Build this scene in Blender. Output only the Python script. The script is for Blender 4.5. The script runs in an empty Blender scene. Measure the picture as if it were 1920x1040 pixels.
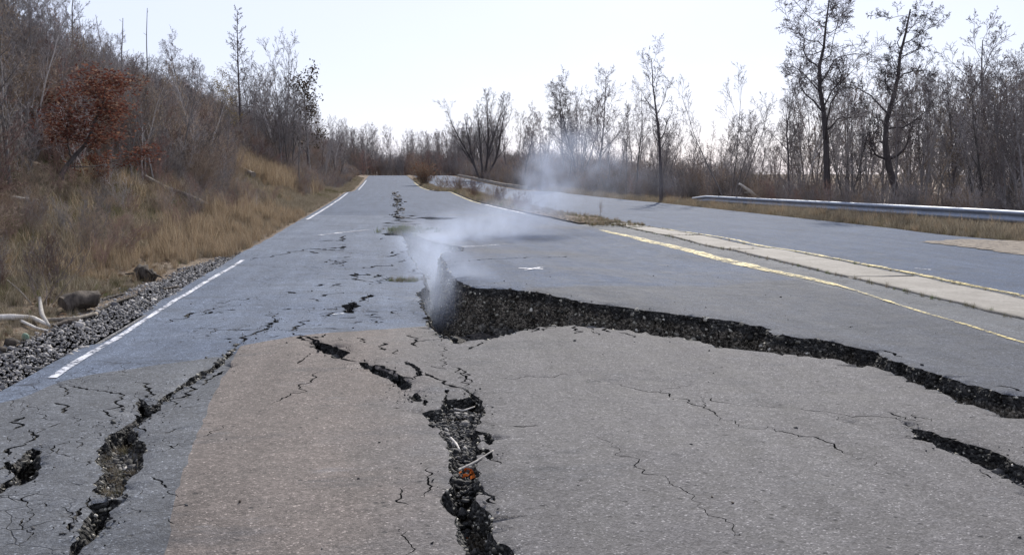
import bpy, math, random
import numpy as np
from mathutils import Vector
from mathutils.geometry import delaunay_2d_cdt

# ------------------------------------------------------------------ camera, sky, sun, exposure
SC = bpy.context.scene
COL = SC.collection
CAM_H = 1.5
FPX, CX, CY = 1750.0, 960.0, 520.0            # focal length in photograph pixels, picture centre
VPX, HOR = 720.0, 322.0                       # vanishing point of the road, horizon row
PITCH = math.atan((CY - HOR) / FPX)
YAW = math.atan((CX - VPX) / math.hypot(FPX, CY - HOR))
cam_d = bpy.data.cameras.new("camera")
cam = bpy.data.objects.new("camera", cam_d)
COL.objects.link(cam)
cam.location = (0, 0, CAM_H)
cam.rotation_euler = (math.pi / 2 - PITCH, 0, -YAW)
cam_d.sensor_width = 36.0
cam_d.lens = FPX / 1920.0 * 36.0
cam_d.clip_start = 0.05
cam_d.clip_end = 3000
SC.camera = cam

SUN_AZ = YAW + math.radians(10.0)              # clockwise from +Y: ahead of the camera
SUN_EL = math.radians(33)
world = bpy.data.worlds.new("World")
SC.world = world
world.use_nodes = True
wn, wl = world.node_tree.nodes, world.node_tree.links
wn.clear()
w_out = wn.new("ShaderNodeOutputWorld")
w_bg = wn.new("ShaderNodeBackground")
w_sky = wn.new("ShaderNodeTexSky")
w_sky.sky_type = 'NISHITA'
w_sky.sun_disc = False
w_sky.sun_elevation = SUN_EL
w_sky.sun_rotation = SUN_AZ
w_sky.air_density = 1.0
w_sky.dust_density = 1.2
w_sky.ozone_density = 1.6
w_sky.altitude = 300
# thin high cloud veil: an even, soft noise over the whole dome
w_tc = wn.new("ShaderNodeTexCoord")
w_map = wn.new("ShaderNodeMapping"); w_map.inputs['Scale'].default_value = (1.0, 1.0, 2.2)
w_no = wn.new("ShaderNodeTexNoise"); w_no.inputs['Scale'].default_value = 1.7; w_no.inputs['Detail'].default_value = 5
w_rp = wn.new("ShaderNodeMapRange")
w_rp.inputs['From Min'].default_value = 0.3; w_rp.inputs['From Max'].default_value = 0.75
w_rp.inputs['To Min'].default_value = 0.60; w_rp.inputs['To Max'].default_value = 0.93
w_mx = wn.new("ShaderNodeMix"); w_mx.data_type = 'RGBA'
w_mx.inputs['B'].default_value = (8.3, 8.9, 11.2, 1)
wl.new(w_tc.outputs['Generated'], w_map.inputs['Vector'])
wl.new(w_map.outputs['Vector'], w_no.inputs['Vector'])
wl.new(w_no.outputs['Fac'], w_rp.inputs['Value'])
wl.new(w_rp.outputs['Result'], w_mx.inputs['Factor'])
wl.new(w_sky.outputs['Color'], w_mx.inputs['A'])
wl.new(w_mx.outputs['Result'], w_bg.inputs['Color'])
w_bg.inputs['Strength'].default_value = 0.068
wl.new(w_bg.outputs['Background'], w_out.inputs['Surface'])

sun_d = bpy.data.lights.new("sun", 'SUN')
sun_d.energy = 3.5
sun_d.angle = math.radians(0.9)
sun_d.color = (1.0, 0.95, 0.88)
sun = bpy.data.objects.new("sun", sun_d)
COL.objects.link(sun)
sun.location = (0, 0, 30)
sv = Vector((math.sin(SUN_AZ) * math.cos(SUN_EL), math.cos(SUN_AZ) * math.cos(SUN_EL), math.sin(SUN_EL)))
sun.rotation_euler = sv.to_track_quat('Z', 'Y').to_euler()
SC.view_settings.view_transform = 'Standard'
SC.view_settings.look = 'None'
SC.view_settings.gamma = 1.0
SC.view_settings.exposure = 0.65
SC.render.engine = 'CYCLES'
SC.cycles.volume_bounces = 1
SC.cycles.max_bounces = 6
SC.cycles.transparent_max_bounces = 96

# ------------------------------------------------------------------ helpers
rng = np.random.default_rng(61)
random.seed(61)

def hash2(ix, iy, seed):
    h = (ix.astype(np.int64) * 374761393 + iy.astype(np.int64) * 668265263 + seed * 1442695041) & 0xFFFFFFFF
    h = ((h ^ (h >> 13)) * 1274126177) & 0xFFFFFFFF
    h = (h ^ (h >> 16)) & 0xFFFFFFFF
    return h / 4294967295.0

def vnoise(x, y, seed=0):
    x = np.asarray(x, float); y = np.asarray(y, float)
    ix, iy = np.floor(x), np.floor(y)
    fx, fy = x - ix, y - iy
    fx = fx * fx * (3 - 2 * fx); fy = fy * fy * (3 - 2 * fy)
    a, b = hash2(ix, iy, seed), hash2(ix + 1, iy, seed)
    c, d = hash2(ix, iy + 1, seed), hash2(ix + 1, iy + 1, seed)
    return (a + (b - a) * fx) * (1 - fy) + (c + (d - c) * fx) * fy - 0.5     # -0.5 .. 0.5

def fbm(x, y, seed=0, octs=4):
    s, a = 0.0, 1.0
    for o in range(octs):
        s = s + a * vnoise(np.asarray(x) * 2 ** o, np.asarray(y) * 2 ** o, seed + o * 17)
        a *= 0.5
    return s

def sstep(e0, e1, v):
    t = np.clip((np.asarray(v, float) - e0) / (e1 - e0), 0, 1)
    return t * t * (3 - 2 * t)

def mesh_np(name, V, F, smooth=False):
    V = np.asarray(V, np.float32); F = np.asarray(F, np.int32)
    k = F.shape[1]
    me = bpy.data.meshes.new(name)
    me.vertices.add(len(V)); me.vertices.foreach_set("co", V.ravel())
    me.loops.add(F.size); me.loops.foreach_set("vertex_index", F.ravel())
    me.polygons.add(len(F))
    me.polygons.foreach_set("loop_start", np.arange(0, F.size, k, dtype=np.int32))
    me.polygons.foreach_set("loop_total", np.full(len(F), k, np.int32))
    if smooth:
        me.polygons.foreach_set("use_smooth", np.ones(len(F), bool))
    me.update(calc_edges=True)
    return me

def add(name, me, mat=None, parent=None, label=None, cat=None, group=None, kind=None, loc=None, link=True):
    o = bpy.data.objects.new(name, me)
    if link: COL.objects.link(o)
    if mat is not None and me is not None and len(me.materials) == 0:
        me.materials.append(mat)
    if parent is not None: o.parent = parent
    if loc is not None: o.location = loc
    if label: o["label"] = label
    if cat: o["category"] = cat
    if group: o["group"] = group
    if kind: o["kind"] = kind
    return o

def thing(name, label, cat, loc=(0, 0, 0), rz=0.0, group=None):
    o = add(name, None, label=label, cat=cat, group=group, loc=loc)
    o.rotation_euler = (0, 0, rz)
    return o

def grid_faces(nu, nv):
    i = np.arange(nu - 1)[:, None] * nv + np.arange(nv - 1)[None, :]
    return np.stack([i, i + nv, i + nv + 1, i + 1], -1).reshape(-1, 4)

# pixel -> ray (a pixel only gives a direction; the distance comes from the surface it touches)
cp, sp_, cyw, syw = math.cos(PITCH), math.sin(PITCH), math.cos(YAW), math.sin(YAW)
CF = np.array((syw * cp, cyw * cp, -sp_)); CR = np.array((cyw, -syw, 0.0)); CU = np.cross(CR, CF)
def ray(px, py):
    r = CF + (px - CX) / FPX * CR - (py - CY) / FPX * CU
    return r / r[1]                            # per metre of Y

# ------------------------------------------------------------------ shape of the land
_zy = np.arange(-40, 900, 1.0)
_zz = np.interp(_zy, [-40, 50, 60, 66, 74, 82, 100, 120, 150, 200, 900], [0, 0, .07, .13, -.06, -.12, .1, .45, .85, 1.0, 1.0])
_ker = np.exp(-0.5 * (np.arange(-6, 7) / 2.2) ** 2); _ker /= _ker.sum()
_zz = np.convolve(np.pad(_zz, 6, mode='edge'), _ker, mode='valid')
def z0(y): return np.interp(y, _zy, _zz)
def z_near(x, y):
    x = np.asarray(x, float); y = np.asarray(y, float)
    f = np.clip((30 - y) / 12, 0.35, 1)
    z = z0(y) + f * (0.05 * fbm(x / 2.6, y / 3.0, 5, 3) + 0.008 * fbm(x * 2, y * 2, 9, 2))
    # the lane sags a little towards the rift and the patch arches up under its top edge
    z = z - 0.10 * np.exp(-((x - 0.35) / 0.9) ** 2 - ((y - 13) / 4.5) ** 2)
    z = z + 0.05 * np.exp(-((x + 0.2) / 1.6) ** 2 - ((y - 8.2) / 1.2) ** 2)
    return z
def uplift(x, y):
    a = np.interp(x, [.9, 1.75, 2.75, 3.3, 4.0, 5.5, 7.0], [.28, .22, .16, .11, .05, .03, 0])
    return a * sstep(24, 11, y)
def z_right(x, y): return z_near(x, y) + uplift(x, y)

MED_L = lambda y: np.interp(y, [0, 24, 36, 47, 66, 90, 115, 160], [5.6, 5.6, 4.95, 4.5, 4.6, 3.6, 3.5, 3.5])
MED_R = lambda y: np.interp(y, [0, 11, 25, 33, 47, 66, 90, 115, 160], [7.85, 7.75, 7.3, 6.6, 6.0, 6.0, 5.0, 4.7, 4.7])
ROAD_R = lambda y: np.interp(y, [0, 45, 60, 90, 160], [13.5, 13.3, 12.0, 11.6, 10.5])
EDGE_L = lambda y: np.interp(y, [-10, 60, 110, 160], [-2.62, -2.62, -2.4, -2.4])

def terrain(x, y):
    x = np.asarray(x, float); y = np.asarray(y, float)
    base = z0(y)
    u = -x - 3.25 + 0.5 * vnoise(x * 0 + 3.3, y / 7.0, 3)
    prof = np.interp(u, [0, 1.2, 3, 5, 9, 14, 20, 60, 400], [0, .10, .62, 1.5, 3.5, 5.6, 6.8, 9, 10])
    amp = np.interp(u, [0, 1, 5, 12, 60], [.02, .08, .5, .9, 2])
    zl = prof + amp * fbm(x / 5.5, y / 6.5, 31, 4) + 0.05 * np.clip(u, 0, 2) * fbm(x * 1.3, y * 1.3, 33, 2)
    rr = x - ROAD_R(y)
    drop0 = np.interp(y, [40, 75], [3.6, 12])
    down = -np.interp(rr - drop0, [0, 3, 20, 60], [0, .7, 5.0, 7.0]) * np.interp(y, [60, 150], [1, .25])
    zr = -0.05 - .14 * sstep(24, 46, y) * sstep(70, 55, y) + down + np.clip(rr, 0, 3) / 3 * 0.10 * fbm(x / 1.3, y / 1.3, 41, 3)
    mid = -0.06 + 0 * x
    z = np.where(u > 0, zl, np.where(rr > 0, zr, mid))
    z = np.where((u <= 0) & (x < -2.5), -0.015, z)
    # trench bed below the broken carriageway
    pit = (x > -2.5) & (x < 5.5) & (y < 33) & (y > -7)
    return base + np.where(pit, -1.3, z)

def hit_ground(px, py, fn=terrain, ymax=160):
    r = ray(px, py)
    ys = np.concatenate([np.arange(2.5, 40, .05), np.arange(40, ymax, .25)])
    dz = CAM_H + r[2] * ys - fn(r[0] * ys, ys)
    i = np.argmax(dz < 0)
    y = ys[i] if dz[i] < 0 else ymax
    return np.array((r[0] * y, y, float(fn(r[0] * y, y))))
def on_z(px, py, fn):                          # on a road surface
    r = ray(px, py); z = 0.0
    for _ in range(14):
        y = (CAM_H - z) / -r[2]
        z = 0.5 * z + 0.5 * float(fn(r[0] * y, y))
    return np.array((r[0] * y, y))
def at_depth(px, y, fn=terrain):
    r = ray(px, HOR); x = r[0] * y
    return np.array((x, y, float(fn(x, y))))
def height_at(py, y, zb): return CAM_H + ray(960, py)[2] * y - zb

# ------------------------------------------------------------------ material helpers
class NT:
    def __init__(self, name):
        self.m = bpy.data.materials.new(name); self.m.use_nodes = True
        self.t = self.m.node_tree; self.n = self.t.nodes; self.l = self.t.links
        self.n.clear()
        self.out = self.n.new("ShaderNodeOutputMaterial")
    def node(self, typ, **kw):
        nd = self.n.new("ShaderNode" + typ)
        for k, v in kw.items():
            if k.startswith("i_"): nd.inputs[k[2:].replace('_', ' ')].default_value = v
            else: setattr(nd, k, v)
        return nd
    def link(self, a, b): self.l.new(a, b)
    def coords(self): return self.node("NewGeometry").outputs['Position']
    def noise(self, vec, scale, detail=4, rough=.55, out='Fac'):
        nd = self.node("TexNoise", i_Scale=scale, i_Detail=detail, i_Roughness=rough)
        self.link(vec, nd.inputs['Vector']); return nd.outputs[out]
    def voro(self, vec, scale, feature='F1', out='Distance'):
        nd = self.node("TexVoronoi", feature=feature, i_Scale=scale)
        self.link(vec, nd.inputs['Vector']); return nd.outputs[out]
    def ramp(self, fac, stops):
        nd = self.node("ValToRGB")
        e = nd.color_ramp.elements
        while len(e) < len(stops): e.new(0.5)
        for el, (p, c) in zip(e, stops):
            el.position = p; el.color = (c, c, c, 1) if isinstance(c, (int, float)) else (*c, 1)
        self.link(fac, nd.inputs['Fac']); return nd.outputs['Color']
    def mix(self, fac, a, b, mode='MIX'):
        nd = self.node("Mix", data_type='RGBA', blend_type=mode)
        for s, v in (('Factor', fac), ('A', a), ('B', b)):
            if hasattr(v, 'links') or hasattr(v, 'is_linked'): self.link(v, nd.inputs[s])
            elif s == 'Factor': nd.inputs[s].default_value = v
            else: nd.inputs[s].default_value = (v, v, v, 1) if isinstance(v, (int, float)) else (*v, 1)
        return nd.outputs['Result']
    def math(self, op, a, b=0.0, clamp=False):
        nd = self.node("Math", operation=op, use_clamp=clamp)
        for i, v in enumerate((a, b)):
            if hasattr(v, 'is_linked'): self.link(v, nd.inputs[i])
            else: nd.inputs[i].default_value = v
        return nd.outputs[0]
    def bump(self, h, strength=.5, dist=.01):
        nd = self.node("Bump", i_Strength=strength, i_Distance=dist)
        self.link(h, nd.inputs['Height']); return nd.outputs['Normal']
    def principled(self, color, rough=.8, normal=None, spec=.5, alpha=None, metal=0.0):
        p = self.node("BsdfPrincipled")
        for s, v in (('Base Color', color), ('Roughness', rough), ('Alpha', alpha), ('Normal', normal)):
            if v is None: continue
            if hasattr(v, 'is_linked'): self.link(v, p.inputs[s])
            elif s == 'Base Color': p.inputs[s].default_value = (*v, 1)
            else: p.inputs[s].default_value = v
        p.inputs['Specular IOR Level'].default_value = spec
        p.inputs['Metallic'].default_value = metal
        self.link(p.outputs[0], self.out.inputs['Surface'])
        return self.m

def asphalt(name, dark, light, rough=.6, stain=None, crackle=0.0, spec=.5, stain_scale=.35, stain_at=(.48, .62), stain_x=None, patch=None):
    t = NT(name); c = t.coords()
    big = t.noise(c, .55, 5, .6)
    mid = t.noise(c, 4.0, 4, .6)
    col = t.mix(t.ramp(big, [(.3, 0.0), (.7, 1.0)]), dark, light)
    if stain_x is not None:               # the browner half of the patch lies left of an old seam
        sx = t.node("SeparateXYZ"); t.link(c, sx.inputs[0])
        mr = t.node("MapRange"); mr.inputs['From Min'].default_value = stain_x[0]; mr.inputs['From Max'].default_value = stain_x[1]
        t.link(t.math('ADD', sx.outputs[0], t.math('MULTIPLY', t.math('SUBTRACT', t.noise(c, 1.3, 4, .6), .5), 1.1)), mr.inputs['Value'])
        col = t.mix(mr.outputs['Result'], col, stain)
    elif stain is not None:
        col = t.mix(t.ramp(t.noise(c, stain_scale, 3, .5), [(stain_at[0], 0.0), (stain_at[1], 1.0)]), col, stain)
    if patch is not None:                 # newer, greyer overlay laid over the near end of the slab
        sp = t.node("SeparateXYZ"); t.link(c, sp.inputs[0])
        e = t.math('SUBTRACT', t.math('SUBTRACT', sp.outputs[1], t.math('MULTIPLY', sp.outputs[0], .54)), t.math('MULTIPLY', t.noise(c, 2.2, 5, .7), .5))
        pm = t.node("MapRange"); pm.inputs['From Min'].default_value = 8.95; pm.inputs['From Max'].default_value = 8.75; t.link(e, pm.inputs['Value'])
        col = t.mix(pm.outputs['Result'], col, patch)
    col = t.mix(.5, col, t.ramp(mid, [(.25, .55), (.75, 1.35)]), 'MULTIPLY')
    smp = t.node("Mapping"); t.link(c, smp.inputs['Vector']); smp.inputs['Scale'].default_value = (.5, 1.6, 1)
    smear = t.ramp(t.noise(smp.outputs[0], 1.1, 5, .7), [(.56, 0.0), (.68, 1.0)])
    col = t.mix(t.math('MULTIPLY', smear, .5), col, (.045, .05, .058))
    wmp = t.node("Mapping"); t.link(c, wmp.inputs['Vector']); wmp.inputs['Scale'].default_value = (1.9, .10, 1)
    col = t.mix(.55, col, t.ramp(t.noise(wmp.outputs[0], 1.6, 5, .65), [(.3, .68), (.7, 1.28)]), 'MULTIPLY')
    pmp = t.node("Mapping"); t.link(c, pmp.inputs['Vector']); pmp.inputs['Scale'].default_value = (.35, 1.0, 1)
    pale = t.ramp(t.noise(pmp.outputs[0], 3.4, 6, .75), [(.60, 0.0), (.72, 1.0)])
    col = t.mix(t.math('MULTIPLY', pale, .28), col, (.22, .23, .25))
    # aggregate: per-stone tone with a few pale stones
    cells = t.node("TexVoronoi", feature='F1', i_Scale=125.0); t.link(c, cells.inputs['Vector'])
    sep = t.node("SeparateColor"); t.link(cells.outputs['Color'], sep.inputs[0])
    tone = t.ramp(sep.outputs[0], [(0.0, .55), (.45, .9), (.85, 1.2), (.955, 1.5), (.99, 2.9)])
    col = t.mix(.75, col, tone, 'MULTIPLY')
    pit = t.node("TexVoronoi", feature='F1', i_Scale=23.0); t.link(c, pit.inputs['Vector'])
    psep = t.node("SeparateColor"); t.link(pit.outputs['Color'], psep.inputs[0])
    pits = t.math('MULTIPLY', t.ramp(psep.outputs[1], [(.93, 0.0), (.95, 1.0)]), t.ramp(pit.outputs['Distance'], [(.18, 1.0), (.34, 0.0)]))
    col = t.mix(t.math('MULTIPLY', pits, .75), col, (.03, .03, .03))
    rip = t.noise(c, 11, 3, .6)
    col = t.mix(.45, col, t.ramp(rip, [(.3, .72), (.7, 1.22)]), 'MULTIPLY')
    grit = t.noise(c, 38, 3, .7)
    col = t.mix(.6, col, t.ramp(grit, [(.32, .55), (.55, 1.05), (.75, 1.3)]), 'MULTIPLY')
    h = t.math('ADD', t.math('MULTIPLY', cells.outputs['Distance'], -0.6), t.math('MULTIPLY', grit, 1.2))
    h = t.math('ADD', h, t.math('MULTIPLY', mid, 1.5))
    h = t.math('ADD', t.math('SUBTRACT', h, t.math('MULTIPLY', pits, .8)), t.math('MULTIPLY', rip, 1.6))
    if crackle > 0:
        w = t.node("TexNoise", i_Scale=3.0, i_Detail=3.0); t.link(c, w.inputs['Vector'])
        vadd = t.node("VectorMath", operation='MULTIPLY_ADD'); t.link(w.outputs['Color'], vadd.inputs[0])
        vadd.inputs[1].default_value = (.25, .25, .25); t.link(c, vadd.inputs[2])
        ed = t.voro(vadd.outputs[0], 4.2, 'DISTANCE_TO_EDGE')
        line = t.ramp(ed, [(.0, 1.0), (.022, 0.0)])
        msk = t.ramp(t.noise(c, .9, 3, .5), [(.5, 0.0), (.62, 1.0)])
        cr = t.math('MULTIPLY', t.math('MULTIPLY', line, msk), crackle)
        col = t.mix(cr, col, (.012, .012, .013))
        h = t.math('SUBTRACT', h, t.math('MULTIPLY', cr, 3.0))
    rv = t.ramp(mid, [(.2, rough - .08), (.8, min(1.0, rough + .1))])
    return t.principled(col, rv, t.bump(h, .55, .008), spec)

M = {}
M['asphalt_sky_tint'] = asphalt('asphalt_sky_tint', (.090, .111, .152), (.130, .156, .202), .85, crackle=.95, spec=.12)  # the blue is reflected sky, mixed into the asphalt's base colour
M['asphalt_far'] = asphalt('asphalt_far', (.056, .076, .118), (.078, .102, .148), .85, spec=.12)  # reflected-sky blue painted into the base colour here too
M['asphalt_grey'] = asphalt('asphalt_grey', (.082, .088, .098), (.104, .110, .120), .85, crackle=.9, spec=.2)
M['asphalt_brown'] = asphalt('asphalt_brown', (.112, .107, .107), (.128, .123, .122), .88, stain=(.140, .120, .108), spec=.2, stain_x=(.45, -.25))
M['asphalt_slab'] = asphalt('asphalt_slab', (.058, .077, .118), (.084, .106, .150), .85, stain=(.080, .090, .112), spec=.12, patch=(.078, .084, .098))  # slab's blue is sky sheen put into its colour; the near overlay is grey

def broken_mat(name, dark, light, scale=60):
    t = NT(name); c = t.coords()
    v = t.node("TexVoronoi", feature='F1', i_Scale=scale); t.link(c, v.inputs['Vector'])
    sep = t.node("SeparateColor"); t.link(v.outputs['Color'], sep.inputs[0])
    col = t.mix(t.ramp(sep.outputs[0], [(0.0, 0.0), (.6, .25), (.9, 1.0)]), dark, light)
    col = t.mix(.7, col, t.ramp(t.noise(c, 9, 4, .6), [(.3, .4), (.7, 1.4)]), 'MULTIPLY')
    h = t.math('ADD', t.math('MULTIPLY', v.outputs['Distance'], -1.0), t.noise(c, 30, 4, .7))
    return t.principled(col, .85, t.bump(h, .9, .02), .3)
def layered_mat(name):
    t = NT(name); c = t.coords()
    at = t.node("Attribute", attribute_name='below')
    v = t.node("TexVoronoi", feature='F1', i_Scale=48.0); t.link(c, v.inputs['Vector'])
    sep = t.node("SeparateColor"); t.link(v.outputs['Color'], sep.inputs[0])
    top = t.mix(t.ramp(sep.outputs[0], [(0.0, 0.0), (.7, .2), (.95, 1.0)]), (.020, .020, .020), (.11, .105, .095))
    base = t.mix(t.ramp(sep.outputs[0], [(0.0, 0.0), (.5, .3), (.85, 1.0)]), (.030, .026, .021), (.25, .22, .175))
    ly = t.math('ADD', at.outputs['Fac'], t.math('MULTIPLY', t.math('SUBTRACT', t.noise(c, 3.5, 4, .6), .5), .16))
    col = t.mix(t.ramp(ly, [(.08, 0.0), (.13, 1.0)]), top, base)
    col = t.mix(.8, col, t.ramp(t.noise(c, 6, 5, .65), [(.3, .3), (.7, 1.5)]), 'MULTIPLY')
    h = t.math('ADD', t.math('MULTIPLY', v.outputs['Distance'], -1.0), t.noise(c, 24, 4, .7))
    return t.principled(col, .9, t.bump(h, 1.0, .03), .25)
M['layered'] = layered_mat('broken_asphalt_layers')
M['broken'] = broken_mat('broken_asphalt', (.022, .021, .019), (.17, .155, .13))
M['bed'] = broken_mat('crack_bed', (.008, .007, .006), (.06, .05, .042), 40)

def stone_mat(name, stops, rough=.8):
    t = NT(name); c = t.coords()
    r = t.node("NewGeometry").outputs['Random Per Island']
    col = t.ramp(r, stops)
    col = t.mix(.6, col, t.ramp(t.noise(c, 60, 3, .6), [(.3, .6), (.7, 1.3)]), 'MULTIPLY')
    return t.principled(col, rough, t.bump(t.noise(c, 120, 3, .6), .5, .004), .4)
M['gravel'] = stone_mat('gravel_stone', [(0, (.075, .072, .072)), (.4, (.145, .14, .14)), (.75, (.22, .21, .20)), (.95, (.36, .34, .315)), (1, (.58, .56, .53))])
M['rubble'] = stone_mat('rubble_stone', [(0, (.012, .012, .012)), (.6, (.034, .034, .034)), (.85, (.07, .068, .066)), (.96, (.16, .15, .14)), (1, (.36, .34, .31))])
M['aggregate'] = stone_mat('aggregate_stone', [(0, (.018, .017, .015)), (.45, (.05, .047, .04)), (.7, (.15, .14, .115)), (.9, (.34, .32, .26)), (1, (.55, .52, .45))])

t = NT('gravel_ground'); c = t.coords()
v = t.node("TexVoronoi", feature='F1', i_Scale=42.0); t.link(c, v.inputs['Vector'])
sep = t.node("SeparateColor"); t.link(v.outputs['Color'], sep.inputs[0])
col = t.ramp(sep.outputs[0], [(0, (.04, .04, .045)), (.5, (.10, .10, .105)), (.9, (.18, .175, .17)), (1, (.42, .4, .38))])
M['gravel_ground'] = t.principled(col, .85, t.bump(t.math('MULTIPLY', v.outputs['Distance'], -1.0), .9, .02), .4)

t = NT('ground_litter'); c = t.coords()
n1 = t.noise(c, .35, 4, .6); n2 = t.noise(c, 6, 5, .65); n3 = t.noise(c, 40, 3, .7)
col = t.mix(t.ramp(n1, [(.35, 0.0), (.65, 1.0)]), (.15, .112, .085), (.215, .17, .12))
col = t.mix(.8, col, t.ramp(n2, [(.25, .45), (.75, 1.5)]), 'MULTIPLY')
col = t.mix(.6, col, t.ramp(n3, [(.3, .5), (.7, 1.45)]), 'MULTIPLY')
M['ground'] = t.principled(col, .95, t.bump(t.math('ADD', n2, t.math('MULTIPLY', n3, .5)), 1.0, .08), .15)

def paint(name, colr, worn, scale=22, thin=(.45, .55)):
    t = NT(name); c = t.coords()
    n = t.noise(c, scale, 5, .75); n2 = t.noise(c, 2.2, 3, .6)
    m = t.ramp(t.math('ADD', t.math('MULTIPLY', n, .7), t.math('MULTIPLY', n2, .3)), [(thin[0], 0.0), (thin[1], 1.0)])
    col = t.mix(.45, colr, t.ramp(n2, [(.3, .6), (.7, 1.1)]), 'MULTIPLY')
    return t.principled(col, .7, t.bump(n, .3, .003), .3, alpha=m)
M['white_paint'] = paint('white_paint', (.60, .61, .65), .5, thin=(.43, .53))
M['white_faint'] = paint('white_paint_faint', (.6, .62, .66), .5, 26, thin=(.47, .58))
M['yellow_paint'] = paint('yellow_paint', (.56, .45, .17), .5, 18, thin=(.43, .57))

t = NT('concrete'); c = t.coords()
n1 = t.noise(c, 1.6, 5, .65); n2 = t.noise(c, 26, 4, .7)
col = t.mix(t.ramp(n1, [(.3, 0.0), (.7, 1.0)]), (.16, .145, .122), (.27, .25, .22))
col = t.mix(.6, col, t.ramp(n2, [(.28, .55), (.7, 1.25)]), 'MULTIPLY')
rp = t.node("Mapping"); t.link(c, rp.inputs['Vector']); rp.inputs['Scale'].default_value = (.4, 5, 1)
st = t.ramp(t.noise(rp.outputs[0], 3, 3, .6), [(.66, 0.0), (.72, 1.0)])
col = t.mix(t.math('MULTIPLY', st, .6), col, (.5, .49, .46))
M['concrete'] = t.principled(col, .85, t.bump(n2, .5, .008), .3)

t = NT('sandy_dirt'); c = t.coords()
n = t.noise(c, 2.4, 5, .65)
M['sand'] = t.principled(t.mix(t.ramp(n, [(.3, 0.0), (.7, 1.0)]), (.16, .135, .11), (.23, .195, .155)), .95, None, .2,
                         alpha=t.ramp(t.noise(c, 7, 5, .7), [(.33, 0.0), (.47, 1.0)]))

def bark(name, a, b, rough=.9):
    t = NT(name)
    oi = t.node("ObjectInfo").outputs['Random']
    tc = t.node("TexCoord").outputs['Object']
    mp = t.node("Mapping"); t.link(tc, mp.inputs['Vector']); mp.inputs['Scale'].default_value = (6, 6, 1.2)
    n = t.noise(mp.outputs[0], 3, 5, .65)
    col = t.mix(t.ramp(n, [(.3, 0.0), (.7, 1.0)]), a, b)
    col = t.mix(1.0, col, t.ramp(oi, [(0, .55), (1, 1.35)]), 'MULTIPLY')
    return t.principled(col, rough, t.bump(n, .6, .03), .25)
M['bark'] = bark('bark_grey', (.10, .09, .086), (.24, .22, .21))
M['bark_dark'] = bark('bark_dark', (.055, .048, .048), (.13, .112, .11))
M['bark_pale'] = bark('bark_pale', (.24, .225, .21), (.42, .39, .37))
M['twig_dark'] = bark('twig_dark', (.075, .062, .062), (.135, .115, .113))
M['twig'] = bark('twig_bark', (.125, .10, .094), (.215, .178, .168))
M['twig_red'] = bark('twig_red', (.15, .09, .078), (.25, .16, .13))
M['twig_brown'] = bark('twig_brown', (.19, .145, .10), (.30, .235, .17))
M['twig_grey'] = bark('twig_grey', (.19, .17, .165), (.31, .285, .275))
M['brush_grey'] = bark('brush_grey', (.20, .18, .175), (.36, .325, .315))
M['brush_brown'] = bark('brush_brown', (.20, .15, .115), (.36, .28, .21))
M['brush_red'] = bark('brush_red', (.19, .125, .105), (.33, .22, .185))
M['wood_old'] = bark('old_wood', (.10, .085, .07), (.30, .26, .21))
M['wood_dark'] = bark('rotten_wood', (.025, .02, .017), (.11, .09, .072))
M['wood_bleached'] = bark('bleached_wood', (.36, .33, .29), (.56, .53, .48))

def leafmat(name, stops, transl=.35):
    t = NT(name)
    r = t.node("NewGeometry").outputs['Random Per Island']
    oi = t.node("ObjectInfo").outputs['Random']
    col = t.ramp(r, stops)
    col = t.mix(.5, col, t.ramp(oi, [(0, .7), (1, 1.3)]), 'MULTIPLY')
    d = t.node("BsdfDiffuse"); tr = t.node("BsdfTranslucent"); mx = t.node("MixShader", i_Fac=transl)
    t.link(col, d.inputs[0]); t.link(col, tr.inputs[0])
    t.link(d.outputs[0], mx.inputs[1]); t.link(tr.outputs[0], mx.inputs[2])
    t.link(mx.outputs[0], t.out.inputs['Surface'])
    return t.m
M['leaf_red'] = leafmat('red_oak_leaf', [(0, (.075, .032, .026)), (.5, (.145, .058, .043)), (.8, (.20, .092, .062)), (1, (.30, .21, .15))])
M['leaf_rust'] = leafmat('rust_leaf', [(0, (.14, .06, .035)), (.6, (.24, .115, .065)), (1, (.34, .20, .12))])
M['leaf_dark'] = leafmat('dark_leaf', [(0, (.03, .025, .02)), (1, (.09, .07, .045))])
M['leaf_yellow'] = leafmat('yellow_leaf', [(0, (.13, .10, .04)), (1, (.26, .20, .09))])
M['leaf_litter'] = leafmat('leaf_litter', [(0, (.09, .055, .035)), (.6, (.17, .11, .07)), (1, (.30, .24, .17))], .1)
M['leaf_orange'] = leafmat('orange_leaf', [(0, (.28, .06, .015)), (1, (.55, .16, .04))], .2)
M['grass_tan'] = leafmat('dry_grass_tan', [(0, (.12, .10, .075)), (.6, (.23, .195, .145)), (1, (.38, .34, .26))])
M['grass_orange'] = leafmat('dry_grass_orange', [(0, (.18, .13, .085)), (.6, (.30, .23, .155)), (1, (.42, .35, .25))])
M['grass_olive'] = leafmat('dry_grass_olive', [(0, (.075, .072, .04)), (.6, (.13, .12, .07)), (1, (.23, .20, .13))])
M['grass_green'] = leafmat('grass_green', [(0, (.05, .075, .02)), (.7, (.11, .14, .045)), (1, (.22, .21, .10))])

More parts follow.
